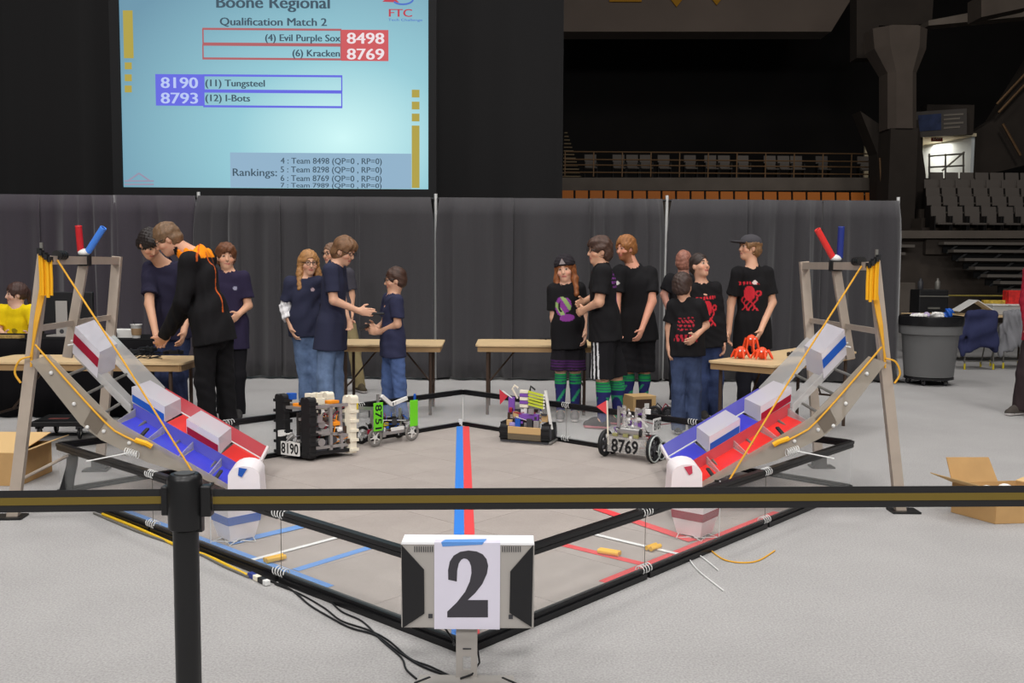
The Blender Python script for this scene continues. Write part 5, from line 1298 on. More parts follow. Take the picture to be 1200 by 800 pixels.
for (a, b) in (((-.02, .04, .09), (.41, .04, .09)), ((-.02, .30, .09), (.41, .30, .09)), ((.02, .02, .1), (.02, .32, .1)), ((.37, .02, .1), (.37, .32, .1)), ((.05, .05, .1), (.05, .05, .42)), ((.05, .22, .1), (.05, .22, .30)), ((.3, .1, .1), (.3, .1, .28)), ((.05, .1, .3), (-.16, .1, .33))):
    B7().bar(a, b, .024, .024).build('strut', M_STEEL, t)
for k in range(7): B7().cyl((.062, .03, .18 + k * .035), (.062, .07, .18 + k * .035), .006, n=6).build('slot_pin', M_DKG, t)
pA = B7().box((.015, -.045, .245), (.095, .012, .23)).build('number_plate', M_LIME, t, bevel=.003); pB = B7().box((.39, -.045, .235), (.085, .012, .22)).build('number_plate', M_LIME, t, bevel=.003)
R7 = Matrix.Rotation(a7, 3, 'Z')
lettering('8751', x7((-.015, -.052, .345)), (0, 0, -1), R7 @ Vector((1, 0, 0)), .20, .062, M_INK, pA, bold=.02)
for (a, b) in (((.10, .08, .40), (.20, .08, .32)), ((.20, .08, .32), (.36, .06, .36))):
    ar = B7().bar(a, b, .05, .03).build('white_arm', M_PLATE, t)
for k in range(5): B7().box((.21 + k * .03, .053, .325 + k * .007), (.012, .006, .024)).build('arm_slot', M_DKG, t)
for (c, s_, m_, n_) in (((.2, .15, .17), (.12, .10, .09), M_PAD, 'controller_brick'), ((.3, .2, .16), (.1, .08, .07), M_DKG, 'motor_block'), ((.14, .08, .15), (.05, .05, .05), mat('yellow_block', (214, 190, 40), .5), 'yellow_block'), ((.25, .05, .115), (.14, .03, .03), M_PLATE, 'deck'), ((-.2, .1, .34), (.06, .08, .06), M_PAD, 'gripper'), ((-.155, .1, .34), (.03, .07, .05), mat('yellow_block', (214, 190, 40), .5), 'gripper_jaw'), ((.41, -.02, .36), (.02, .03, .07), COLS['blue']['stripe'], 'blue_tab'), ((.09, .3, .24), (.06, .06, .06), M_DKG, 'motor_block')):
    B7().box(c, s_).build(n_, m_, t, bevel=.004)
for k in range(6):
    pts = [(rr.uniform(.05, .36), rr.uniform(.02, .2), rr.uniform(.1, .26)) for _ in range(4)]; B7().tube(pts, .004, 5).build('wire', [M_PAD, COLS['blue']['stripe'], COLS['red']['stripe'], M_WIRE][k % 4], t)
# --- purple tracked robot
o5 = Vector((-.10, 7.96, ZT)); a5 = math.atan2(-.15, .40); x5 = frame_of(o5, a5, .5); B5 = lambda: MB(x5)
t = thing('robot', o5, 'low tracked robot heaped with purple, white and lime parts and a red pennant', 'robot')
M_PUR, M_LG, M_TANW = mat('purple_plastic', (122, 76, 168), .5), mat('lime_strip', (196, 206, 62), .5), mat('tan_board', (196, 162, 112), .6)
for x in (.035, .40):
    tr = MB(x5); prof_ = []
    for k in range(9): a = PI / 2 + PI * k / 8; prof_.append((.08 + .075 * math.cos(a), .08 + .075 * math.sin(a)))
    for k in range(9): a = -PI / 2 + PI * k / 8; prof_.append((.36 + .075 * math.cos(a), .08 + .075 * math.sin(a)))
    tk = tr.prism([(x - .035, y, z) for (y, z) in prof_], (.07, 0, 0)).build('track', M_TRD, t)
    for k in range(8): B5().box((x, .06 + k * .045, .157), (.074, .012, .012)).build('tread_lug', M_TRD, tk)
    for y in (.0,): 
        for z in (.04, .08, .12): B5().box((x, y + .002, z), (.074, .012, .012)).build('tread_lug', M_TRD, tk)
    for y in (.08, .36): B5().cyl((x + .034, y, .08), (x + .04, y, .08), .05, n=14).build('track_wheel', M_DKG, t)
B5().box((.22, .0, .105), (.29, .02, .06)).build('front_board', M_TANW, t, bevel=.004); B5().box((.22, .005, .05), (.29, .02, .05)).build('front_bar', mat('olive_bar', (104, 92, 72), .6), t)
B5().box((.22, .2, .07), (.30, .38, .03)).build('base_plate', M_DKG, t); B5().bar((.45, -.04, .02), (.45, .36, .02), .012, .012).build('side_rod', M_STEEL, t); B5().bar((.02, -.05, .015), (.44, -.05, .015), .015, .015).build('bumper', M_DKG, t)
for k in range(5): B5().box((.19, .16, .30 + k * .03), (.075, .06, .026)).build('stack_block', M_WPL if k % 2 == 0 else M_PUR, t, bevel=.003)
for k in range(5): B5().bar((.235, .12, .31 + k * .026 + .01), (.37, .10, .285 + k * .026 + .01), .03, .016).build('lime_slat', M_LG, t); 
for k in range(5): B5().sphere(x5((.372, .10, .295 + k * .026)) - x5((0, 0, 0)) if False else (.372, .10, .295 + k * .026), .010, 8, 6).build('slat_cap', M_PLATE, t)
for (c, s_, m_, n_) in (((.23, .09, .215), (.20, .10, .05), M_PUR, 'purple_deck'), ((.16, .02, .165), (.045, .04, .07), COLS['blue']['stripe'], 'blue_box'), ((.08, .06, .16), (.05, .05, .05), M_TANW, 'wood_block'), ((.26, .05, .165), (.05, .06, .08), M_DKG, 'motor_block'), ((.32, .05, .16), (.05, .05, .06), M_STEEL, 'bracket'), ((.11, .03, .15), (.05, .03, .03), mat('pale_violet', (160, 150, 206), .5), 'violet_block'), ((.38, .12, .21), (.05, .06, .06), M_TANW, 'wood_block'), ((.20, .2, .14), (.2, .2, .1), M_DKG, 'controller_brick'), ((.08, .15, .30), (.055, .05, .14), M_PUR, 'flag_holder'), ((.07, .13, .18), (.04, .04, .12), M_BROWN, 'riser')):
    B5().box(c, s_).build(n_, m_, t, bevel=.004)
B5().tube([(.09, .13, .36), (.0, .12, .42)], .006, 6).build('flag_pole', M_WIRE, t)
M_FLAG = mat('red_pennant', (196, 52, 66), .7)
B5().prism([(-.025, .12, .43), (-.02, .12, .30), (.05, .12, .375)], (0, .004, 0)).build('pennant', M_FLAG, t)
B5().bar((.44, .12, .12), (.38, .14, .44), .022, .03).build('slanted_bar', M_PLATE, t)
B5().tube([(.24, .16, .43), (.25, .14, .47), (.29, .14, .44)], .008, 6).build('hook', M_PAD, t); B5().tube([(.13, .16, .36), (.09, .12, .44), (.11, .12, .47), (.14, .13, .45)], .009, 6).build('white_hook', M_WPL, t)
for k in range(7):
    pts = [(rr.uniform(.08, .38), rr.uniform(.0, .16), rr.uniform(.15, .26)) for _ in range(4)]; B5().tube(pts, .004, 5).build('wire', [M_PAD, M_PUR, COLS['red']['stripe'], M_WIRE][k % 4], t)
# --- clear-bodied wheeled robot
o9 = Vector((.73, 7.335, ZT)); a9 = math.atan2(-.21, .30); x9 = frame_of(o9, a9, .6); B9 = lambda: MB(x9); B9w = lambda: MB(frame_of(o9, a9))
t = thing('robot', o9, 'clear-bodied robot on large black wheels numbered 8769 with a red pennant', 'robot')
for c in ((-.02, .03, .105), (.39, .03, .105), (-.02, .15, .075), (.39, .15, .075)): wheel(B9w, c, (1, 0, 0), c[2], .04, t, M_TRD, M_DKG, 6)
for c in ((.39, .03, .105), (.39, .15, .075)): B9w().ring((c[0] + .018, c[1], c[2]), (1, 0, 0), c[2] - .007, .006, 26, 6).build('wheel_rim', mat('pale_rim', (176, 182, 178), .4), t, smooth=True)
B9().box((.185, .16, .12), (.34, .32, .012)).build('deck', M_ACR, t); fp = B9().box((.185, -.015, .11), (.33, .008, .12)).build('front_panel', M_ACR, t)
R9 = Matrix.Rotation(a9, 3, 'Z')
lettering('8769', x9((.055, -.020, .055)), R9 @ Vector((1, 0, 0)), (0, 0, 1), .23, .095, M_INK, fp, bold=.025)
sp9 = B9().prism([(.36, .13, .22), (.36, .33, .22), (.36, .33, .32), (.36, .13, .32)], (.006, 0, 0)).build('number_plate', M_PLATE, t)
lettering('8769', x9((.368, .14, .235)), R9 @ Vector((0, 1, 0)), (0, 0, 1), .11, .07, M_INK, sp9, bold=.02)
for (x, y) in ((.09, .06), (.14, .06), (.24, .06), (.30, .06), (.10, .16), (.28, .16)): B9().box((x, y, .265), (.022, .022, .27)).build('upright', M_ACR if (x * 100) % 2 < 1 else M_STEEL, t)
for (a, b) in (((.02, .02, .17), (.35, .02, .17)), ((.02, .3, .17), (.35, .3, .17)), ((.09, .06, .38), (.14, .06, .38)), ((.24, .06, .38), (.30, .06, .38)), ((.02, .02, .15), (.02, .3, .15)), ((.35, .02, .15), (.35, .3, .15))): B9().bar(a, b, .022, .022).build('strut', M_STEEL, t)
B9().cyl((.12, .03, .215), (.28, .03, .215), .028, n=14).build('roller', M_STEEL, t, smooth=True); B9().cyl((.28, .03, .215), (.295, .03, .215), .03, n=14).build('roller_cap', M_PAD, t, smooth=True)
for k in range(10): B9().sphere((.19 + .02 * math.sin(k * 2), .055, .16 + k * .024), .013, 8, 6).build('chain_link', M_STEEL if k % 2 else M_PLATE, t, smooth=True)
for k in range(3): B9().box((.08 + k * .09, .0, .185), (.04, .03, .022)).build('olive_tag', mat('olive_tag', (150, 146, 96), .6), t)
B9().tube([(.02, .0, .1), (.005, .0, .44)], .007, 6).build('flag_pole', M_WPL, t); B9().prism([(.0, .0, .44), (-.09, .0, .385), (.005, .0, .33)], (0, .004, 0)).build('pennant', mat('coral_pennant', (226, 76, 82), .7), t)
for k in range(8):
    pts = [(rr.uniform(.04, .34), rr.uniform(.02, .28), rr.uniform(.14, .24)) for _ in range(4)]; B9().tube(pts, .004, 5).build('wire', [M_PAD, COLS['red']['stripe'], M_WIRE][k % 3], t)
# --- small fittings that crowd the robots
def clutter(B_, t, lo, hi, n, mats, seed):
    r = random.Random(seed)
    for k in range(n):
        c = [r.uniform(lo[i], hi[i]) for i in range(3)]; q = r.random(); m_ = r.choice(mats)
        if q < .4:
            B_().box(c, (r.uniform(.012, .045), r.uniform(.012, .04), r.uniform(.01, .05)), r.uniform(-.4, .4)).build('bracket', m_, t)
        elif q < .6:
            B_().cyl((c[0] - .012, c[1], c[2]), (c[0] + .012, c[1], c[2]), r.uniform(.01, .024), n=10).build('gear', m_, t)
        elif q < .8:
            B_().tube(spline([c, [c[0] + r.uniform(-.05, .05), c[1] - .02, c[2] + r.uniform(-.02, .05)], [c[0] + r.uniform(-.09, .09), c[1], c[2] + r.uniform(-.05, .03)]], 4), .0035, 5).build('wire', m_, t)
        else:
            B_().bar(c, (c[0] + r.uniform(-.07, .07), c[1] + r.uniform(-.02, .02), c[2] + r.uniform(-.06, .06)), .01, .01).build('small_strut', m_, t)
RB = [o_ for o_ in COL.objects if o_.name.startswith('robot') and o_.parent is None]
MR, MBz = COLS['red']['stripe'], COLS['blue']['stripe']
clutter(B, RB[0], (.06, .0, .07), (.34, .2, .38), 60, [M_STEEL, M_STEEL, M_DKG, M_PLATE, M_BROWN, M_TAPE, M_PAD, M_WPL], 11)
clutter(B, RB[0], (-.03, .08, .12), (.03, .30, .20), 14, [M_STEEL, M_PLATE, M_DKG], 12)
clutter(B7, RB[1], (.0, .0, .08), (.4, .3, .20), 40, [M_STEEL, M_STEEL, M_DKG, M_PLATE, M_BROWN, MR, MBz, M_PAD], 13)
clutter(B5, RB[2], (.06, .0, .14), (.40, .3, .27), 45, [M_STEEL, M_DKG, M_PLATE, M_TANW, M_PUR, M_BROWN, MBz, MR], 14)
clutter(B9, RB[3], (.03, .02, .06), (.34, .3, .22), 50, [M_STEEL, M_STEEL, M_PLATE, M_ACR, M_DKG, M_TANW, MR], 15)
clutter(B9, RB[3], (.09, .05, .2), (.31, .18, .38), 24, [M_STEEL, M_PLATE, M_ACR, M_PUR], 16)
# --- things on the floor beyond the far wall
g = gnd(749, 487); g = Vector((g.x, g.y, 0))
t = thing('carton', g, 'small tan carton with a dark printed end beyond the far field wall', 'box')
MB().box(g + Vector((0, 0, .11)), (.25, .22, .20), .35).build('body', M_TANW, t); 
ex2 = Matrix.Rotation(.35, 3, 'Z'); MB().box(g + ex2 @ Vector((-.01, -.113, .115)), (.17, .006, .13), .35).build('dark_print', M_BROWN, t); MB().box(g + ex2 @ Vector((.02, -.118, .115)), (.05, .004, .05), .35).build('label', M_PLATE, t)
g = gnd(783, 491); g = Vector((g.x, g.y, 0)); xr_ = frame_of(g, -.3); BR_ = lambda: MB(xr_)
t = thing('robot', g, 'low dark robot with three exposed wheels beyond the far field wall', 'robot')
BR_().box((0, .1, .06), (.34, .22, .04)).build('base_plate', M_DKG, t)
for c in ((-.13, -.02, .065), (-.0, -.02, .065), (.11, -.02, .065)): wheel(BR_, c, (0, 1, 0), .065, .03, t, M_TRD, M_DKG, 5)
BR_().cyl((.19, -.05, .07), (.19, .02, .07), .04, n=14).build('roller', M_STEEL, t, smooth=True)
for k in range(4): BR_().tube([(-.15 + .08 * k, .05, .08), (-.12 + .08 * k, .08, .14), (-.08 + .08 * k, .12, .09)], .006, 5).build('wire', [M_PAD, COLS['red']['stripe']][k % 2], t)
o = [gnd(x, y, .004) for x, y in ((690, 492), (720, 494), (745, 490), (770, 498), (800, 494))]
tag(MB().tube(o, .005, 5).build('red_cable', COLS['red']['stripe'], origin=o[0]), 'thin red cable on the carpet beyond the far field wall', 'cable')
# ------------------------------------------------------------------ foreground: barrier
XB, YBp, ZBELT = -.775, 2.25, .934
M_BELT = mat('black_webbing', (30, 29, 30), .8, bump=.2, bscale=900); M_BSTR = mat('gold_webbing', (108, 90, 30), .8, bump=.2, bscale=900); M_POST = mat('black_post', (24, 24, 25), .38)
t = thing('stanchion', (XB, YBp, 0), 'black barrier post with a belt cassette on top', 'stanchion')
MB().lathe((XB, YBp, 0), [(.17, .002), (.17, .012), (.15, .022), (.05, .034), (.034, .045)], 32).build('base', M_POST, t, smooth=True)
MB().cyl((XB, YBp, .03), (XB, YBp, .90), .030, n=28).build('pole', M_POST, t, smooth=True)
MB().lathe((XB, YBp, 0), [(.030, .862), (.040, .868), (.0405, .985), (.038, .992), (.034, .996), (.032, .998)], 32).build('head', M_POST, t, smooth=True)
MB().lathe((XB, YBp, 0), [(.024, .997), (.024, 1.0), (.020, 1.0)], 24).build('cap', mat('worn_cap', (70, 68, 66), .4), t, smooth=True)
MB().box((XB + .052, YBp, ZBELT), (.026, .03, .075)).build('belt_clip', M_POST, t, bevel=.004); MB().box((XB + .036, YBp + .0, ZBELT - .05), (.012, .02, .05)).build('clip_tongue', M_POST, t)
MB().box((XB - .045, YBp, ZBELT), (.016, .03, .07)).build('belt_clip', M_POST, t, bevel=.003)
XR, YRt = 1.62, 2.35
def belt(a, b, label):
    a, b = Vector(a), Vector(b); tt = thing('barrier_belt', (a + b) / 2, label, 'belt')
    MB().bar(a, b, .0025, .052).build('webbing', M_BELT, tt); n = (b - a).cross(Vector((0, 0, 1))).normalized() * .0016
    if n.y > 0: n = -n
    MB().bar(a + n, b + n, .0012, .018).build('gold_stripe', M_BSTR, tt); return tt
belt((XB + .066, YBp, ZBELT), (XR - .05, YRt, ZBELT + .004), 'long black barrier belt with a gold center stripe stretched across the field view')
belt((XB - .054, YBp, ZBELT), (-1.72, 2.18, ZBELT), 'short end of black barrier belt with gold stripe leaving the post away from the field')
s2_ = copy_tree(t); s2_.location = (XR, YRt, 0); s2_['label'] = 'black barrier post at the far end of the long belt'
s3_ = copy_tree(t); s3_.location = (-1.78, 2.18, 0); s3_['label'] = 'black barrier post at the end of the short belt'
# ------------------------------------------------------------------ monitor back with the number 2
YM = gnd(547, 797).y - .03
def mp(px, py, dy=0.0): return at(px, py, YM + dy)
M_SIL = mat('silver_plastic', (170, 165, 160), .4, .15); M_BLKG = mat('black_plastic_shell', (26, 26, 28), .45); M_PAPER = mat('white_paper', (212, 208, 222), .7)
bx0, bx1 = mp(470, 680).x, mp(626, 680).x; bz0, bz1 = mp(548, 736).z, mp(548, 636).z
t = thing('monitor', ((bx0 + bx1) / 2, YM + .05, 0), 'flat monitor turned backward on its stand with a paper number 2 taped on', 'monitor')
MB().prism([(bx0, YM, bz0), (bx1, YM, bz0), (bx1, YM, bz1), (bx0, YM, bz1)], (0, .10, 0)).build('housing', M_SIL, t, bevel=.004)
for poly in (((470.5, 638), (497, 667), (497.5, 718), (472, 735)), ((625, 638), (598, 669), (597, 717), (623, 734))):
    MB().prism([mp(*q, -.001) for q in poly], (0, -.006, 0)).build('side_grip', M_BLKG, t)
MB().box(((bx0 + bx1) / 2, YM + .105, (bz0 + bz1) / 2), (bx1 - bx0 - .004, .02, bz1 - bz0 - .006)).build('bezel', M_BLKG, t)
for k in range(9):
    for x0_ in (486, 589): 
        a = mp(x0_ + k * 2.6, 640 + (0 if x0_ > 500 else 0), -.002); b = mp(x0_ + k * 2.6, 646.5, -.002); MB().bar(a, b, .003, .003, (0, 1, 0)).build('vent_slot', M_DKG, t)
for k in range(2): MB().prism([mp(502 + k * 94, 719 + k, -.002), mp(507 + k * 94, 719 + k, -.002), mp(507 + k * 94, 724 + k, -.002), mp(502 + k * 94, 724 + k, -.002)], (0, -.001, 0)).build('port_mark', M_DKG, t)
MB().prism([(bx0 + .002, YM + .001, bz1), (bx1 - .002, YM + .001, bz1), (bx1 - .002, YM + .098, bz1), (bx0 + .002, YM + .098, bz1)], (0, 0, .0012)).build('lit_top_sheet', mat('painted_top_light', (240, 240, 242), .4), t)  # white sheet imitating the strong light on top of the housing
MB().prism([(bx0 + .001, YM - .0015, bz1 - .006), (bx1 - .001, YM - .0015, bz1 - .006), (bx1 - .001, YM - .0015, bz1 + .0012), (bx0 + .001, YM - .0015, bz1 + .0012)], (0, -.001, 0)).build('lit_top_lip', mat('painted_top_light'), t)  # same painted brightness carried onto the front lip
pz0 = mp(548, 736.5).z
pp = MB().prism([(mp(509, 680).x, YM - .003, pz0), (mp(586, 680).x, YM - .003, pz0), (mp(586, 680).x, YM - .003, bz1 + .002), (mp(509, 680).x, YM - .003, bz1 + .002)], (0, -.0008, 0)).build('paper', M_PAPER, t)
MB().prism([(mp(509, 680).x, YM - .0035, bz1 + .0015), (mp(586, 680).x, YM - .0035, bz1 + .0015), (mp(586, 680).x, YM + .03, bz1 + .0015), (mp(509, 680).x, YM + .03, bz1 + .0015)], (0, 0, .0008)).build('paper_fold', M_PAPER, t)
k = YM / FPX; p = mp(524.5, 723); p.y = YM - .0045
two = [(290, 262), (335, 272), (337, 215), (345, 178), (358, 158), (372, 151), (388, 155), (400, 168), (409, 192), (411, 228), (402, 272), (378, 325), (335, 380), (285, 428), (285, 458), (497, 458), (497, 368), (392, 368),
       (430, 332), (468, 284), (492, 230), (498, 190), (490, 155), (470, 130), (438, 115), (395, 110), (352, 117), (318, 137), (298, 168), (289, 212)]
MB().prism([mp(460 + x / 4.444, 620 + y / 4.444, -.0042) for x, y in two], (0, -.0006, 0)).build('digit', mat('grey_print', (58, 56, 62), .7), pp)
xa_, xb_ = mp(517, 680).x, mp(570, 680).x
MB().prism([(xa_, YM - .002, bz1 + .003), (xb_ - .01, YM - .002, bz1 + .003), (xb_, YM + .04, bz1 + .003), (xa_ + .012, YM + .03, bz1 + .003)], (0, 0, .0006)).build('blue_tape', M_TP, t)
MB().prism([(xa_, YM - .0046, bz1 + .0035), (xb_ - .01, YM - .0046, bz1 + .0035), (xb_ - .015, YM - .0046, bz1 - .004), (xa_ + .005, YM - .0046, bz1 - .012)], (0, -.0006, 0)).build('blue_tape', M_TP, t)
sx0_, sx1_ = mp(534, 760).x, mp(559, 760).x; szt = bz0 + .03
hx0, hx1, hz0, hz1 = mp(542, 780).x, mp(551.5, 780).x, mp(547, 788).z, mp(547, 772).z
for (x0_, x1_, z0_, z1_) in ((sx0_, hx0, .012, szt), (hx1, sx1_, .012, szt), (hx0, hx1, .012, hz0), (hx0, hx1, hz1, szt)):
    MB().box(((x0_ + x1_) / 2, YM + .03, (z0_ + z1_) / 2), (x1_ - x0_, .014, z1_ - z0_)).build('stand_neck', M_SIL, t)
MB().prism([(mp(542, 762).x, YM + .022, mp(547, 763.5).z), (mp(552, 762).x, YM + .022, mp(547, 763.5).z), (mp(552, 762).x, YM + .022, mp(547, 762).z), (mp(542, 762).x, YM + .022, mp(547, 762).z)], (0, -.001, 0)).build('neck_mark', M_DKG, t)
cx = (bx0 + bx1) / 2 - .005
MB().prism([(cx - .20, YM - .20, 0.001), (cx + .20, YM - .20, .001), (cx + .17, YM + .045, .001), (cx - .17, YM + .045, .001)], (0, 0, .014)).build('base', M_SIL, t, bevel=.003)
for s_ in (-1, 1): MB().bar((cx + s_ * .18, YM - .03, .016), (cx + s_ * .13, YM + .02, .016), .008, .004).build('base_edge', M_BLKG, t)
MB().tube([mp(521, 735, .12), mp(530, 748, .14), mp(533, 757, .10)], .004, 6).build('cable', M_PAD, t); MB().tube([mp(560, 762, .05), mp(562, 776, .06), mp(553, 790, .02), (cx - .02, YM + .0, .02)], .004, 6).build('cable', M_PAD, t)
# ------------------------------------------------------------------ cables on the floor
def floor_cable(pts, r, m_, label, name='floor_cable', z=None):
    P = [gnd(*q, r + .001) for q in pts]; sm = []
    for i in range(len(P) - 1):
        p0, p1, p2, p3 = P[max(i - 1, 0)], P[i], P[i + 1], P[min(i + 2, len(P) - 1)]
        for q in range(6):
            s = q / 6; sm.append(.5 * ((2 * p1) + (p2 - p0) * s + (2 * p0 - 5 * p1 + 4 * p2 - p3) * s * s + (3 * p1 - p0 - 3 * p2 + p3) * s ** 3))
    sm.append(P[-1]); return tag(MB().tube(sm, r, 7).build(name, m_, origin=sm[0], smooth=True), label, 'cable')
floor_cable([(312, 679), (340, 690), (362, 708), (385, 722), (410, 735), (440, 744), (465, 762), (492, 779), (520, 790), (545, 796)], .0045, M_PAD, 'black cable from the plug to the monitor base, nearest the post')
floor_cable([(322, 684), (352, 696), (380, 712), (400, 727), (432, 738), (455, 750), (480, 771), (505, 781), (532, 794)], .004, M_PAD, 'black cable twisting with its neighbour toward the monitor base')
floor_cable([(325, 680), (368, 698), (382, 700), (400, 716), (425, 728), (447, 750), (470, 770), (476, 784), (488, 795)], .004, M_PAD, 'black cable looping loosely beside the field wall')
floor_cable([(120, 602), (160, 618), (210, 640), (245, 652), (290, 674)], .008, mat('yellow_cable', (226, 184, 40), .5), 'thick yellow extension cord running along the blue-taped wall')
floor_cable([(110, 601), (160, 622), (225, 645), (262, 663), (292, 676)], .006, M_GREY, 'grey cord running beside the yellow extension cord')
g = gnd(303, 681, 0); t = thing('cable_plug', g, 'joined cable plug with blue, white and black connectors on the carpet', 'plug')
d_ = (gnd(318, 688) - gnd(290, 674)).normalized()
for (s_, L_, m_) in ((-.06, .05, COLS['blue']['tube']), (-.012, .045, M_WPL), (.035, .05, M_PAD), (.075, .03, M_WIRE)):
    MB().bar(g + d_ * (s_ - L_ / 2) + Vector((0, 0, .014)), g + d_ * (s_ + L_ / 2) + Vector((0, 0, .014)), .026, .024).build('connector', m_, t, bevel=.003)
# ------------------------------------------------------------------ scoring table with black cloth
ZS = .75; x0_, x1_, y0_, y1_ = -6.0, -3.36, 9.12, 9.85
t = thing('scoring_table', ((x0_ + x1_) / 2, (y0_ + y1_) / 2, 0), 'long scoring table covered to the floor in black cloth', 'table')
M_BC = mat('black_tablecloth', (17, 16, 18), .95, spec=.1)
MB().box(((x0_ + x1_) / 2, (y0_ + y1_) / 2, ZS - .01), (x1_ - x0_, y1_ - y0_, .02)).build('cloth_top', M_BC, t)
vs = []; fs = []; n = 160
per = [(x0_, y1_), (x0_, y0_), (x1_, y0_), (x1_, y1_)]; pts = []
for (a, b) in zip(per[:-1], per[1:]):
    L_ = math.hypot(b[0] - a[0], b[1] - a[1]); m_ = max(6, int(L_ * 40))
    for q in range(m_): u = q / m_; pts.append((a[0] + (b[0] - a[0]) * u, a[1] + (b[1] - a[1]) * u, (a[1] - b[1]) / L_ if a[1] != b[1] else 0, (-(b[0] - a[0])) / L_))
for q, (x, y, nx_, ny_) in enumerate(pts):
    w_ = .018 * math.sin(q * .55) + .012 * math.sin(q * .23 + 1)
    for z, kx in ((ZS - .004, 0), (ZS - .12, .6), (.30, 1.1), (.01, 1.5)): vs.append((x - (0 if ny_ else (.02 if x < -4 else -.02)) * 0 + (w_ * kx if not ny_ else 0), y + (w_ * kx - .02 * kx if ny_ else 0), z))
for q in range(len(pts) - 1):
    for j in range(3): fs.append((q * 4 + j, (q + 1) * 4 + j, (q + 1) * 4 + j + 1, q * 4 + j + 1))
c = MB().add(vs, fs).build('cloth_skirt', M_BC, t); c.data.polygons.foreach_set('use_smooth', [True] * len(c.data.polygons)); md = c.modifiers.new('cloth', 'SOLIDIFY'); md.thickness = .004
for (x, y) in ((x0_ + .1, y0_ + .08), (x1_ - .1, y0_ + .08), (x0_ + .1, y1_ - .08), (x1_ - .1, y1_ - .08)): MB().tube([(x, y, .002), (x, y, ZS - .02)], .016, 8).build('leg', M_BROWN, t)
# monitor (back to us), papers, cup, headset
p = gnd(73, 394, ZS); t = thing('monitor', (p.x, p.y, ZS), 'black monitor seen from the back with a silver stand plate on the scoring table', 'monitor')
MB().box((p.x + .05, p.y + .04, ZS + .28), (.50, .05, .32)).build('housing', M_PAD, t, bevel=.01)
MB().box((p.x, p.y, ZS + .18), (.115, .014, .34), 0).build('stand_plate', M_SIL, t, bevel=.004); MB().cyl((p.x, p.y - .008, ZS + .05), (p.x, p.y - .010, ZS + .05), .022, n=14).build('cable_hole', M_DKG, t); MB().box((p.x, p.y + .03, ZS + .008), (.26, .18, .014)).build('base', M_SIL, t)
def paper(px0, px1, py, h, label):
    a, b = gnd(px0, py, ZS), gnd(px1, py, ZS); tag(MB().box(((a.x + b.x) / 2, a.y + .1, ZS + h / 2 + .001), (b.x - a.x, .2, h), .03).build('paper_stack', M_PLATE, origin=(a.x, a.y, ZS)), label, 'paper')
paper(84, 112, 395, .006, 'flat white sheets on the scoring table by the monitor'); paper(124, 156, 395.5, .075, 'tall white stack of paper beside the coffee cup')
g = gnd(160, 396, ZS); t = thing('coffee_cup', (g.x, g.y, ZS), 'white paper coffee cup with a tan sleeve and a stirrer', 'cup')
MB().lathe((g.x, g.y, ZS), [(.036, .001), (.052, .125), (.055, .128), (.055, .134), (.05, .134), (.048, .125)], 20).build('cup', M_PLATE, t, smooth=True); MB().lathe((g.x, g.y, ZS), [(.0415, .03), (.050, .095), (.0512, .095), (.0427, .03)], 20).build('sleeve', mat('tan_sleeve', (166, 136, 102), .7), t, smooth=True); MB().tube([(g.x, g.y, ZS + .1), (g.x - .03, g.y, ZS + .17)], .003, 5).build('stirrer', M_PAD, t)
g = gnd(122, 396, ZS); t = thing('headset', (g.x, g.y, ZS), 'black headset lying on the scoring table', 'headset')
MB().tube([(g.x + .1 * math.cos(a), g.y + .0, ZS + .022 + .085 * math.sin(a)) for a in np.linspace(0, PI, 12)], .008, 6).build('band', M_PAD, t)
for s_ in (-1, 1): MB().cyl((g.x + s_ * .085, g.y, ZS + .036), (g.x + s_ * .115, g.y, ZS + .036), .034, n=12).build('ear_cup', M_PAD, t, smooth=True)
for (px, lb) in ((8, 'small box of pins at the edge of the scoring table'), ):
    g = gnd(px, 396, ZS); tag(MB().box((g.x, g.y, ZS + .014), (.3, .09, .026)).build('pin_box', mat('bronze_bits', (168, 138, 80), .5, var=.4, vscale=60), origin=(g.x, g.y, ZS)), lb, 'box')
# chair for the scorer
pc = at(20, 420, 10.75); t = thing('chair', (pc.x, pc.y, 0), 'plain black chair under the seated scorer', 'chair')
MB().box((pc.x, pc.y, .30), (.42, .40, .03)).build('seat', M_PAD, t, bevel=.006); MB().box((pc.x, pc.y + .22, .66), (.42, .025, .26)).build('backrest', M_PAD, t, bevel=.006)
for sx in (-1, 1):
    for sy in (-1, 1): MB().tube([(pc.x + sx * .19, pc.y + sy * .18, .002), (pc.x + sx * .19, pc.y + sy * (.18 if sy < 0 else .22), .30 if sy < 0 else .72)], .011, 6).build('leg', M_GREY, t)
# ------------------------------------------------------------------ dolly, strip, rod, cardboard boxes
p = gnd(46, 516); t = thing('platform_dolly', (p.x, p.y, 0), 'black platform dolly on casters behind the cardboard box', 'dolly')
cx, cy = p.x + .14, p.y + .22
MB().box((cx, cy, .135), (.46, .40, .045), .1).build('deck', M_PAD, t, bevel=.008); MB().box((cx - .05, cy - .05, .159), (.16, .05, .003), .1).build('label', mat('dull_red', (120, 60, 56), .7), t)
for sx in (-1, 1):
    for sy in (-1, 1):
        c = Vector((cx + sx * .17, cy + sy * .15, .055)); wheel(lambda: MB(), c, (1, .2, 0), .055, .026, t, M_TRD, M_PLATE, 5); MB().box(c + Vector((0, 0, .055)), (.05, .05, .045)).build('caster_fork', M_DKG, t)
v = [at(*q) for q in ((79, 532, 6.02), (92, 532, 5.98), (91, 545, 5.97), (88, 558, 5.97), (86, 575, 5.98), (69, 577, 6.0), (74, 560, 6.0), (78, 545, 6.0))]
for q in v: q.z = max(q.z, .004)
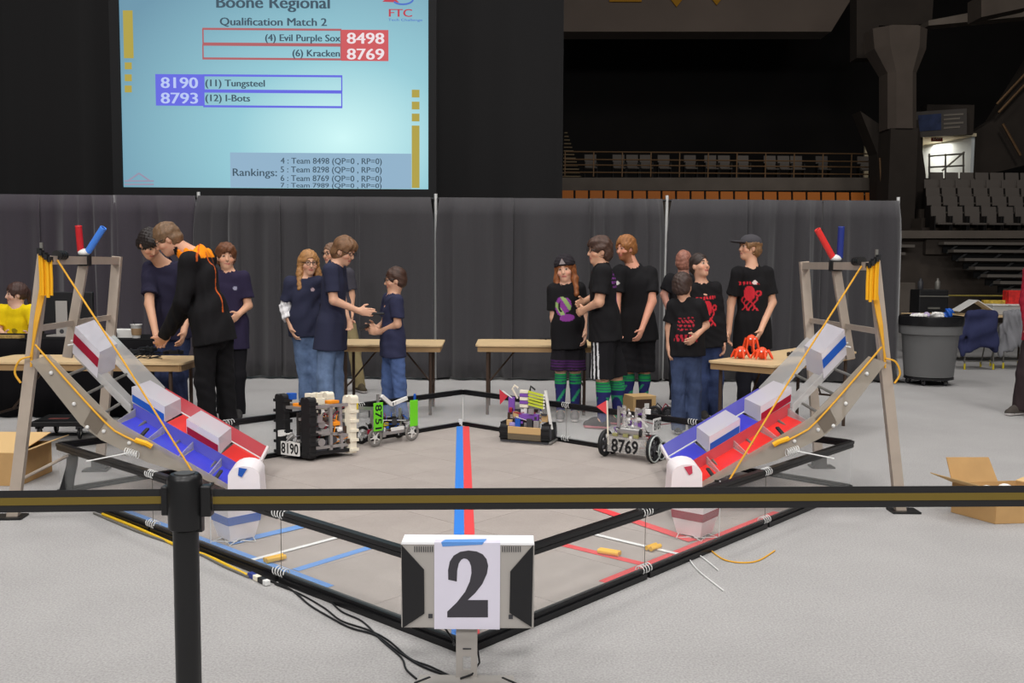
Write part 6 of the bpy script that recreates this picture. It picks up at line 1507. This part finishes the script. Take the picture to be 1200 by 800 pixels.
tag(MB().prism(v, (0, -.006, 0)).build('rubber_strip', M_PAD, origin=(v[4].x, v[4].y, 0)), 'curved black rubber strip hanging from the field wall corner to the floor', 'strip')
tag(MB().tube([at(22, 563, 5.62), at(79, 534, 6.0)], .010, 6).build('stay_rod', M_ALU, origin=at(22, 563, 5.62)), 'thin metal stay rod from the goal leg to the field wall corner', 'rod')
M_CARD = mat('cardboard', (186, 148, 98), .8, var=.06, vscale=9); M_CARDL = mat('cardboard_inside', (206, 172, 120), .8)
t = thing('cardboard_box', (-3.6, 6.5, 0), 'cardboard box with a raised flap beside the blue-floored goal leg', 'box')
bxa, bxb, bya, byb, bh = -3.95, -3.27, 6.3, 6.75, .22
for (c, s_) in ((((bxa + bxb) / 2, bya, bh / 2), (bxb - bxa, .006, bh)), (((bxa + bxb) / 2, byb, bh / 2), (bxb - bxa, .006, bh)), ((bxa, (bya + byb) / 2, bh / 2), (.006, byb - bya, bh)), ((bxb, (bya + byb) / 2, bh / 2), (.006, byb - bya, bh)), (((bxa + bxb) / 2, (bya + byb) / 2, .006), (bxb - bxa, byb - bya, .006))):
    MB().box((c[0], c[1], c[2] + .002), s_).build('panel', M_CARD, t)
MB().prism([(bxa, bya, bh), (bxb, bya, bh), (bxb, byb, bh + .06), (bxa, byb, bh + .06)], (0, 0, .005)).build('lid', M_CARDL, t)
MB().prism([(bxb, bya, bh), (bxb, byb, bh), (bxb + .12, byb + .02, bh + .04), (bxb + .12, bya + .02, bh + .04)], (0, 0, .005)).build('flap', M_CARDL, t)
c0 = gnd(1166, 614); ang = math.radians(12); e1 = Vector((math.cos(ang - .14), math.sin(ang - .14), 0)); e2 = Vector((-math.sin(.55), math.cos(.55), 0)); H_ = .185; Lx, Ly = .42, .30
t = thing('open_carton', (c0.x, c0.y, 0), 'open cardboard carton with spread flaps and white balls beyond the belt', 'box')
e2 = Vector((-.45, .89, 0)); e1 = Vector((.89, .12, 0)).normalized(); upv = Vector((0, 0, 1)); z0v = Vector((0, 0, .002))
A, Bc, Cc, Dc = c0 + z0v, c0 + e1 * Lx + z0v, c0 + e1 * Lx + e2 * Ly + z0v, c0 + e2 * Ly + z0v
for (a, b) in ((A, Bc), (Bc, Cc), (Cc, Dc), (Dc, A)): MB().bar(a + upv * H_ / 2, b + upv * H_ / 2, .006, H_).build('panel', M_CARD, t)
MB().prism([A, Bc, Cc, Dc], (0, 0, .006)).build('panel', M_CARD, t)
MB().prism([Dc + upv * H_, Cc + upv * H_ - e1 * .12, Cc + upv * (H_ + .14) + e2 * .05 - e1 * .14, Dc + upv * (H_ + .145) + e2 * .05], e2 * .006).build('flap', M_CARD, t)
MB().prism([Dc + upv * H_, A + upv * H_, A + upv * (H_ + .05) - e1 * .14 - e2 * .02, Dc + upv * (H_ + .06) - e1 * .15], upv * .005).build('flap', M_CARDL, t)
MB().prism([Bc + upv * H_, Cc + upv * H_, Cc + upv * (H_ + .05) + e1 * .14, Bc + upv * (H_ + .04) + e1 * .14], upv * .005).build('flap', M_CARDL, t)
for (px, py) in ((1157, 577), (1178, 575)):
    q = at(px, py, 5.74); b_ = MB().sphere((q.x, q.y, max(q.z - .01, .06)), .055, 16, 10).build('ball', M_PLATE, smooth=True, origin=(q.x, q.y, q.z)); tag(b_, 'white ball inside the open carton', 'ball', 'balls in the open carton')
# ------------------------------------------------------------------ right-hand clutter: bin, chairs with jackets, tables
M_BIN = mat('grey_bin_plastic', (104, 104, 104), .55); g = gnd(1096, 453); g.y += .28; g.x += .03; k = g.y / FPX
t = thing('trash_bin', (g.x, g.y, 0), 'large round grey trash bin with a black liner on a wheeled dolly', 'bin')
MB().lathe((g.x, g.y, 0), [(.27, .10), (.295, .11), (.34, .62), (.345, .64), (.375, .65), (.385, .84), (.385, .86), (.36, .86), (.355, .80)], 32).build('body', M_BIN, t, smooth=True)
MB().lathe((g.x, g.y, 0), [(.392, .76), (.398, .85), (.395, .875), (.36, .88), (.34, .80), (.36, .79), (.385, .86), (.386, .77)], 40).build('liner', mat('black_liner', (22, 22, 24), .3, bump=.6, bscale=14), t, smooth=True)
MB().lathe((g.x, g.y, 0), [(.30, .075), (.30, .10), (.24, .10)], 24).build('dolly', M_PAD, t)
for q in range(5):
    a = q * 2 * PI / 5 + .3; c = Vector((g.x + .24 * math.cos(a), g.y + .24 * math.sin(a), .038)); wheel(lambda: MB(), c, (math.sin(a + .5), math.cos(a + .5), 0), .037, .022, t, M_DKG, M_GREY, 4)
for (dx, dy, dz, s_, m_, lb, n_) in ((-.2, -.1, .89, (.16, .12, .06), M_PLATE, 'crumpled white paper in the trash bin', 'crumpled_paper'), (.02, -.12, .90, (.14, .1, .07), M_PLATE, 'torn white wrapper in the trash bin', 'wrapper'), (.2, -.05, .92, (.09, .09, .13), COLS['blue']['stripe'], 'blue cup upended in the trash bin', 'cup'), (-.1, .05, .89, (.2, .12, .06), mat('lilac_paper', (176, 160, 190), .7), 'lilac paper in the trash bin', 'lilac_paper')):
    S = SDF(np.array((g.x + dx, g.y + dy, dz)) - .2, np.array((g.x + dx, g.y + dy, dz)) + .2, .012); S.ell((g.x + dx, g.y + dy, dz - .02), np.eye(3), [q / 1.7 for q in s_], 0); S.wrinkle(.012, 45, int(dz * 1000) + int(dx * 100)); V, F = S.mesh()
    o = link_mesh(n_, np_mesh(n_, V - np.array((g.x + dx, g.y + dy, dz)), F), m_); o.location = (g.x + dx, g.y + dy, dz); tag(o, lb, 'trash')
def chair_jacket(px, py, col, label_c, label_j, rz, seed):
    g = gnd(px, py); g = Vector((g.x, g.y, 0))
    t = thing('folding_chair', g, label_c, 'chair'); MYF = mat('yellow_foot', (206, 186, 40), .6)
    for sx in (-1, 1):
        for sy in (0, .38):
            MB().tube([g + Vector((sx * .21, sy, .03)), g + Vector((sx * .21, sy * .6 + .02, .44))], .011, 6).build('leg', M_GREY, t); MB().cyl(g + Vector((sx * .21, sy, .002)), g + Vector((sx * .21, sy, .09)), .015, n=8).build('foot', MYF, t)
        MB().tube([g + Vector((sx * .21, .02, .44)), g + Vector((sx * .2, -.02, .80))], .011, 6).build('back_post', M_GREY, t)
    MB().box(g + Vector((0, .2, .45)), (.42, .36, .02)).build('seat', M_DKG, t, bevel=.005); MB().box(g + Vector((0, -.005, .72)), (.40, .015, .16)).build('backrest', M_DKG, t, bevel=.004)
    MB().tube([g + Vector((-.21, 0, .12)), g + Vector((.21, 0, .12))], .008, 6).build('stretcher', M_GREY, t)
    c = np.array(g); S = SDF(c + [-.45, -.25, .0], c + [.45, .35, 1.0], .012)
    S.cone(c + [-.17, -.01, .82], c + [.17, -.01, .82], .045, .045, .04); S.cone(c + [-.15, -.04, .78], c + [-.19, -.06, .30], .05, .05, .06); S.cone(c + [.15, -.04, .78], c + [.20, -.06, .30], .05, .05, .06)
    S.cone(c + [0, -.04, .78], c + [0.02, -.05, .40], .06, .05, .10); S.cone(c + [-.08, -.04, .78], c + [-.10, -.05, .36], .06, .05, .1); S.cone(c + [.08, -.04, .78], c + [.10, -.05, .38], .06, .05, .1)
    S.cone(c + [-.20, -.04, .80], c + [-.30, -.03, .45], .055, .045, .05); S.cone(c + [-.30, -.03, .45], c + [-.27, -.04, .22], .045, .035, .04)
    S.ell(c + [0, .08, .80], np.eye(3), (.17, .10, .05), .04); S.wrinkle(.010, 24, seed, .5)
    V, F = S.mesh(); o = link_mesh('jacket', np_mesh('jacket', V - c - [0, 0, .3], F, np.tile(np.array(rgb(col)), (len(V), 1))), M_CLOTH); o.location = g + Vector((0, 0, .3)); tag(o, label_j, 'jacket')
chair_jacket(1147, 433, (48, 52, 84), 'folding chair with yellow feet under the navy jacket', 'navy jacket hung over a folding chair behind the bin', 0, 21)
chair_jacket(1192, 432, (128, 128, 132), 'folding chair under the grey hooded jacket', 'grey hooded jacket hung over a folding chair', 0, 22)
for (x0_, x1_, Y_, lb) in ((6.35, 8.35, 15.0, 'work table behind the draped jackets cluttered with papers and tubs'),):
    t = thing('work_table', ((x0_ + x1_) / 2, Y_ + .35, 0), lb, 'table'); MB().box(((x0_ + x1_) / 2, Y_ + .35, .73), (x1_ - x0_, .7, .035)).build('tabletop', M_WOOD, t, bevel=.005)
    for x in (x0_ + .08, x1_ - .08):
        for y in (Y_ + .06, Y_ + .64): MB().tube([(x, y, .002), (x, y, .72)], .016, 8).build('leg', M_BROWN, t)
    MB().box(((x0_ + x1_) / 2, Y_ + .4, .30), (x1_ - x0_ - .2, .5, .02)).build('shelf', M_PAD, t)
def onT(px, py, Y): p = at(px, py, Y); return p
def lump(px, Y, w_, d, h, m_, name, label, cat_, rz=0.0, z=.748, tiltM=None):
    p = at(px, 380, Y); o = MB().box((p.x, Y, z + h / 2 + .001), (w_, d, h), rz).build(name, m_, origin=(p.x, Y, z), bevel=.006); return tag(o, label, cat_)
for (px, lb, a_) in ((1129, 'white open pizza-style carton lid leaning up on the work table', .55), (1151, 'second white carton lid leaning beside the first', -.55)):
    p = at(px, 372, 15.25); M_ = Matrix.Rotation(-a_, 3, 'Y'); tag(MB().box((p.x, 15.25, .748 + .14), (.34, .3, .012), M=M_).build('white_lid', M_PLATE, origin=(p.x, 15.25, .748)), lb, 'lid')
tub = mat('milky_tub', (196, 196, 194), .4, alpha=.75)
for (px, lb) in ((1167, 'milky plastic tub holding parts on the work table'), (1186, 'milky plastic tub under the red goods')):
    p = at(px, 372, 15.3); t = thing('storage_tub', (p.x, 15.3, .748), lb, 'tub'); MB().box((p.x, 15.3, .748 + .075), (.26, .3, .145)).build('tub', tub, t, bevel=.01); MB().box((p.x, 15.3, .748 + .157), (.29, .33, .018)).build('lid', M_PLATE, t, bevel=.005)
lump(1165, 15.55, .4, .1, .22, mat('yellow_goods', (190, 160, 60), .6, var=.5, vscale=20), 'parts_heap', 'low heap of yellow parts behind the tubs', 'parts', z=.748)
lump(1187, 15.5, .28, .2, .38, mat('bright_red_cloth', (206, 40, 36), .7, var=.3, vscale=15), 'red_bag', 'bright red bag standing behind the tubs', 'bag', z=.748); lump(1199, 15.55, .2, .2, .26, M_PUR, 'purple_bag', 'purple bag next to the bright red bag', 'bag', z=.748)
p = at(1088, 360, 16.5); t = thing('equipment_case', (p.x, 16.5, 0), 'tall black equipment case standing behind the bin', 'case'); MB().box((p.x, 16.5, .56), (.50, .4, 1.1)).build('case', M_PAD, t, bevel=.02); MB().box((p.x, 16.29, .8), (.2, .02, .03)).build('handle', M_GREY, t); MB().box((p.x, 16.29, 1.0), (.5, .012, .02)).build('latch_band', M_GREY, t)
for (px, h, lb) in ((1078, 1.14, 'dark bottle on the tall case'), (1098, 1.13, 'grey canister on the tall case')):
    q = at(px, 350, 16.5); o = MB().lathe((q.x, 16.5, 1.112), [(.04, 0), (.045, .02), (.045, .13), (.02, .16), (.02, .19)], 14).build('canister', M_DKG if px < 1090 else M_GREY, smooth=True, origin=(q.x, 16.5, 1.112)); tag(o, lb, 'canister')
tp = thing('barrier_tape', at(1070, 346, 17), 'thin yellow rope strung between posts in front of the bleachers', 'rope'); tp.location.z = 0
a, b = at(1068, 346, 17), at(1184, 346.5, 17); MB().tube([a, b], .012, 5).build('rope', mat('olive_rope', (150, 134, 60), .7), tp)
for q in (a, b): MB().cyl((q.x, q.y, .0), (q.x, q.y, q.z + .02), .015, n=8).build('post', M_BROWN, tp)
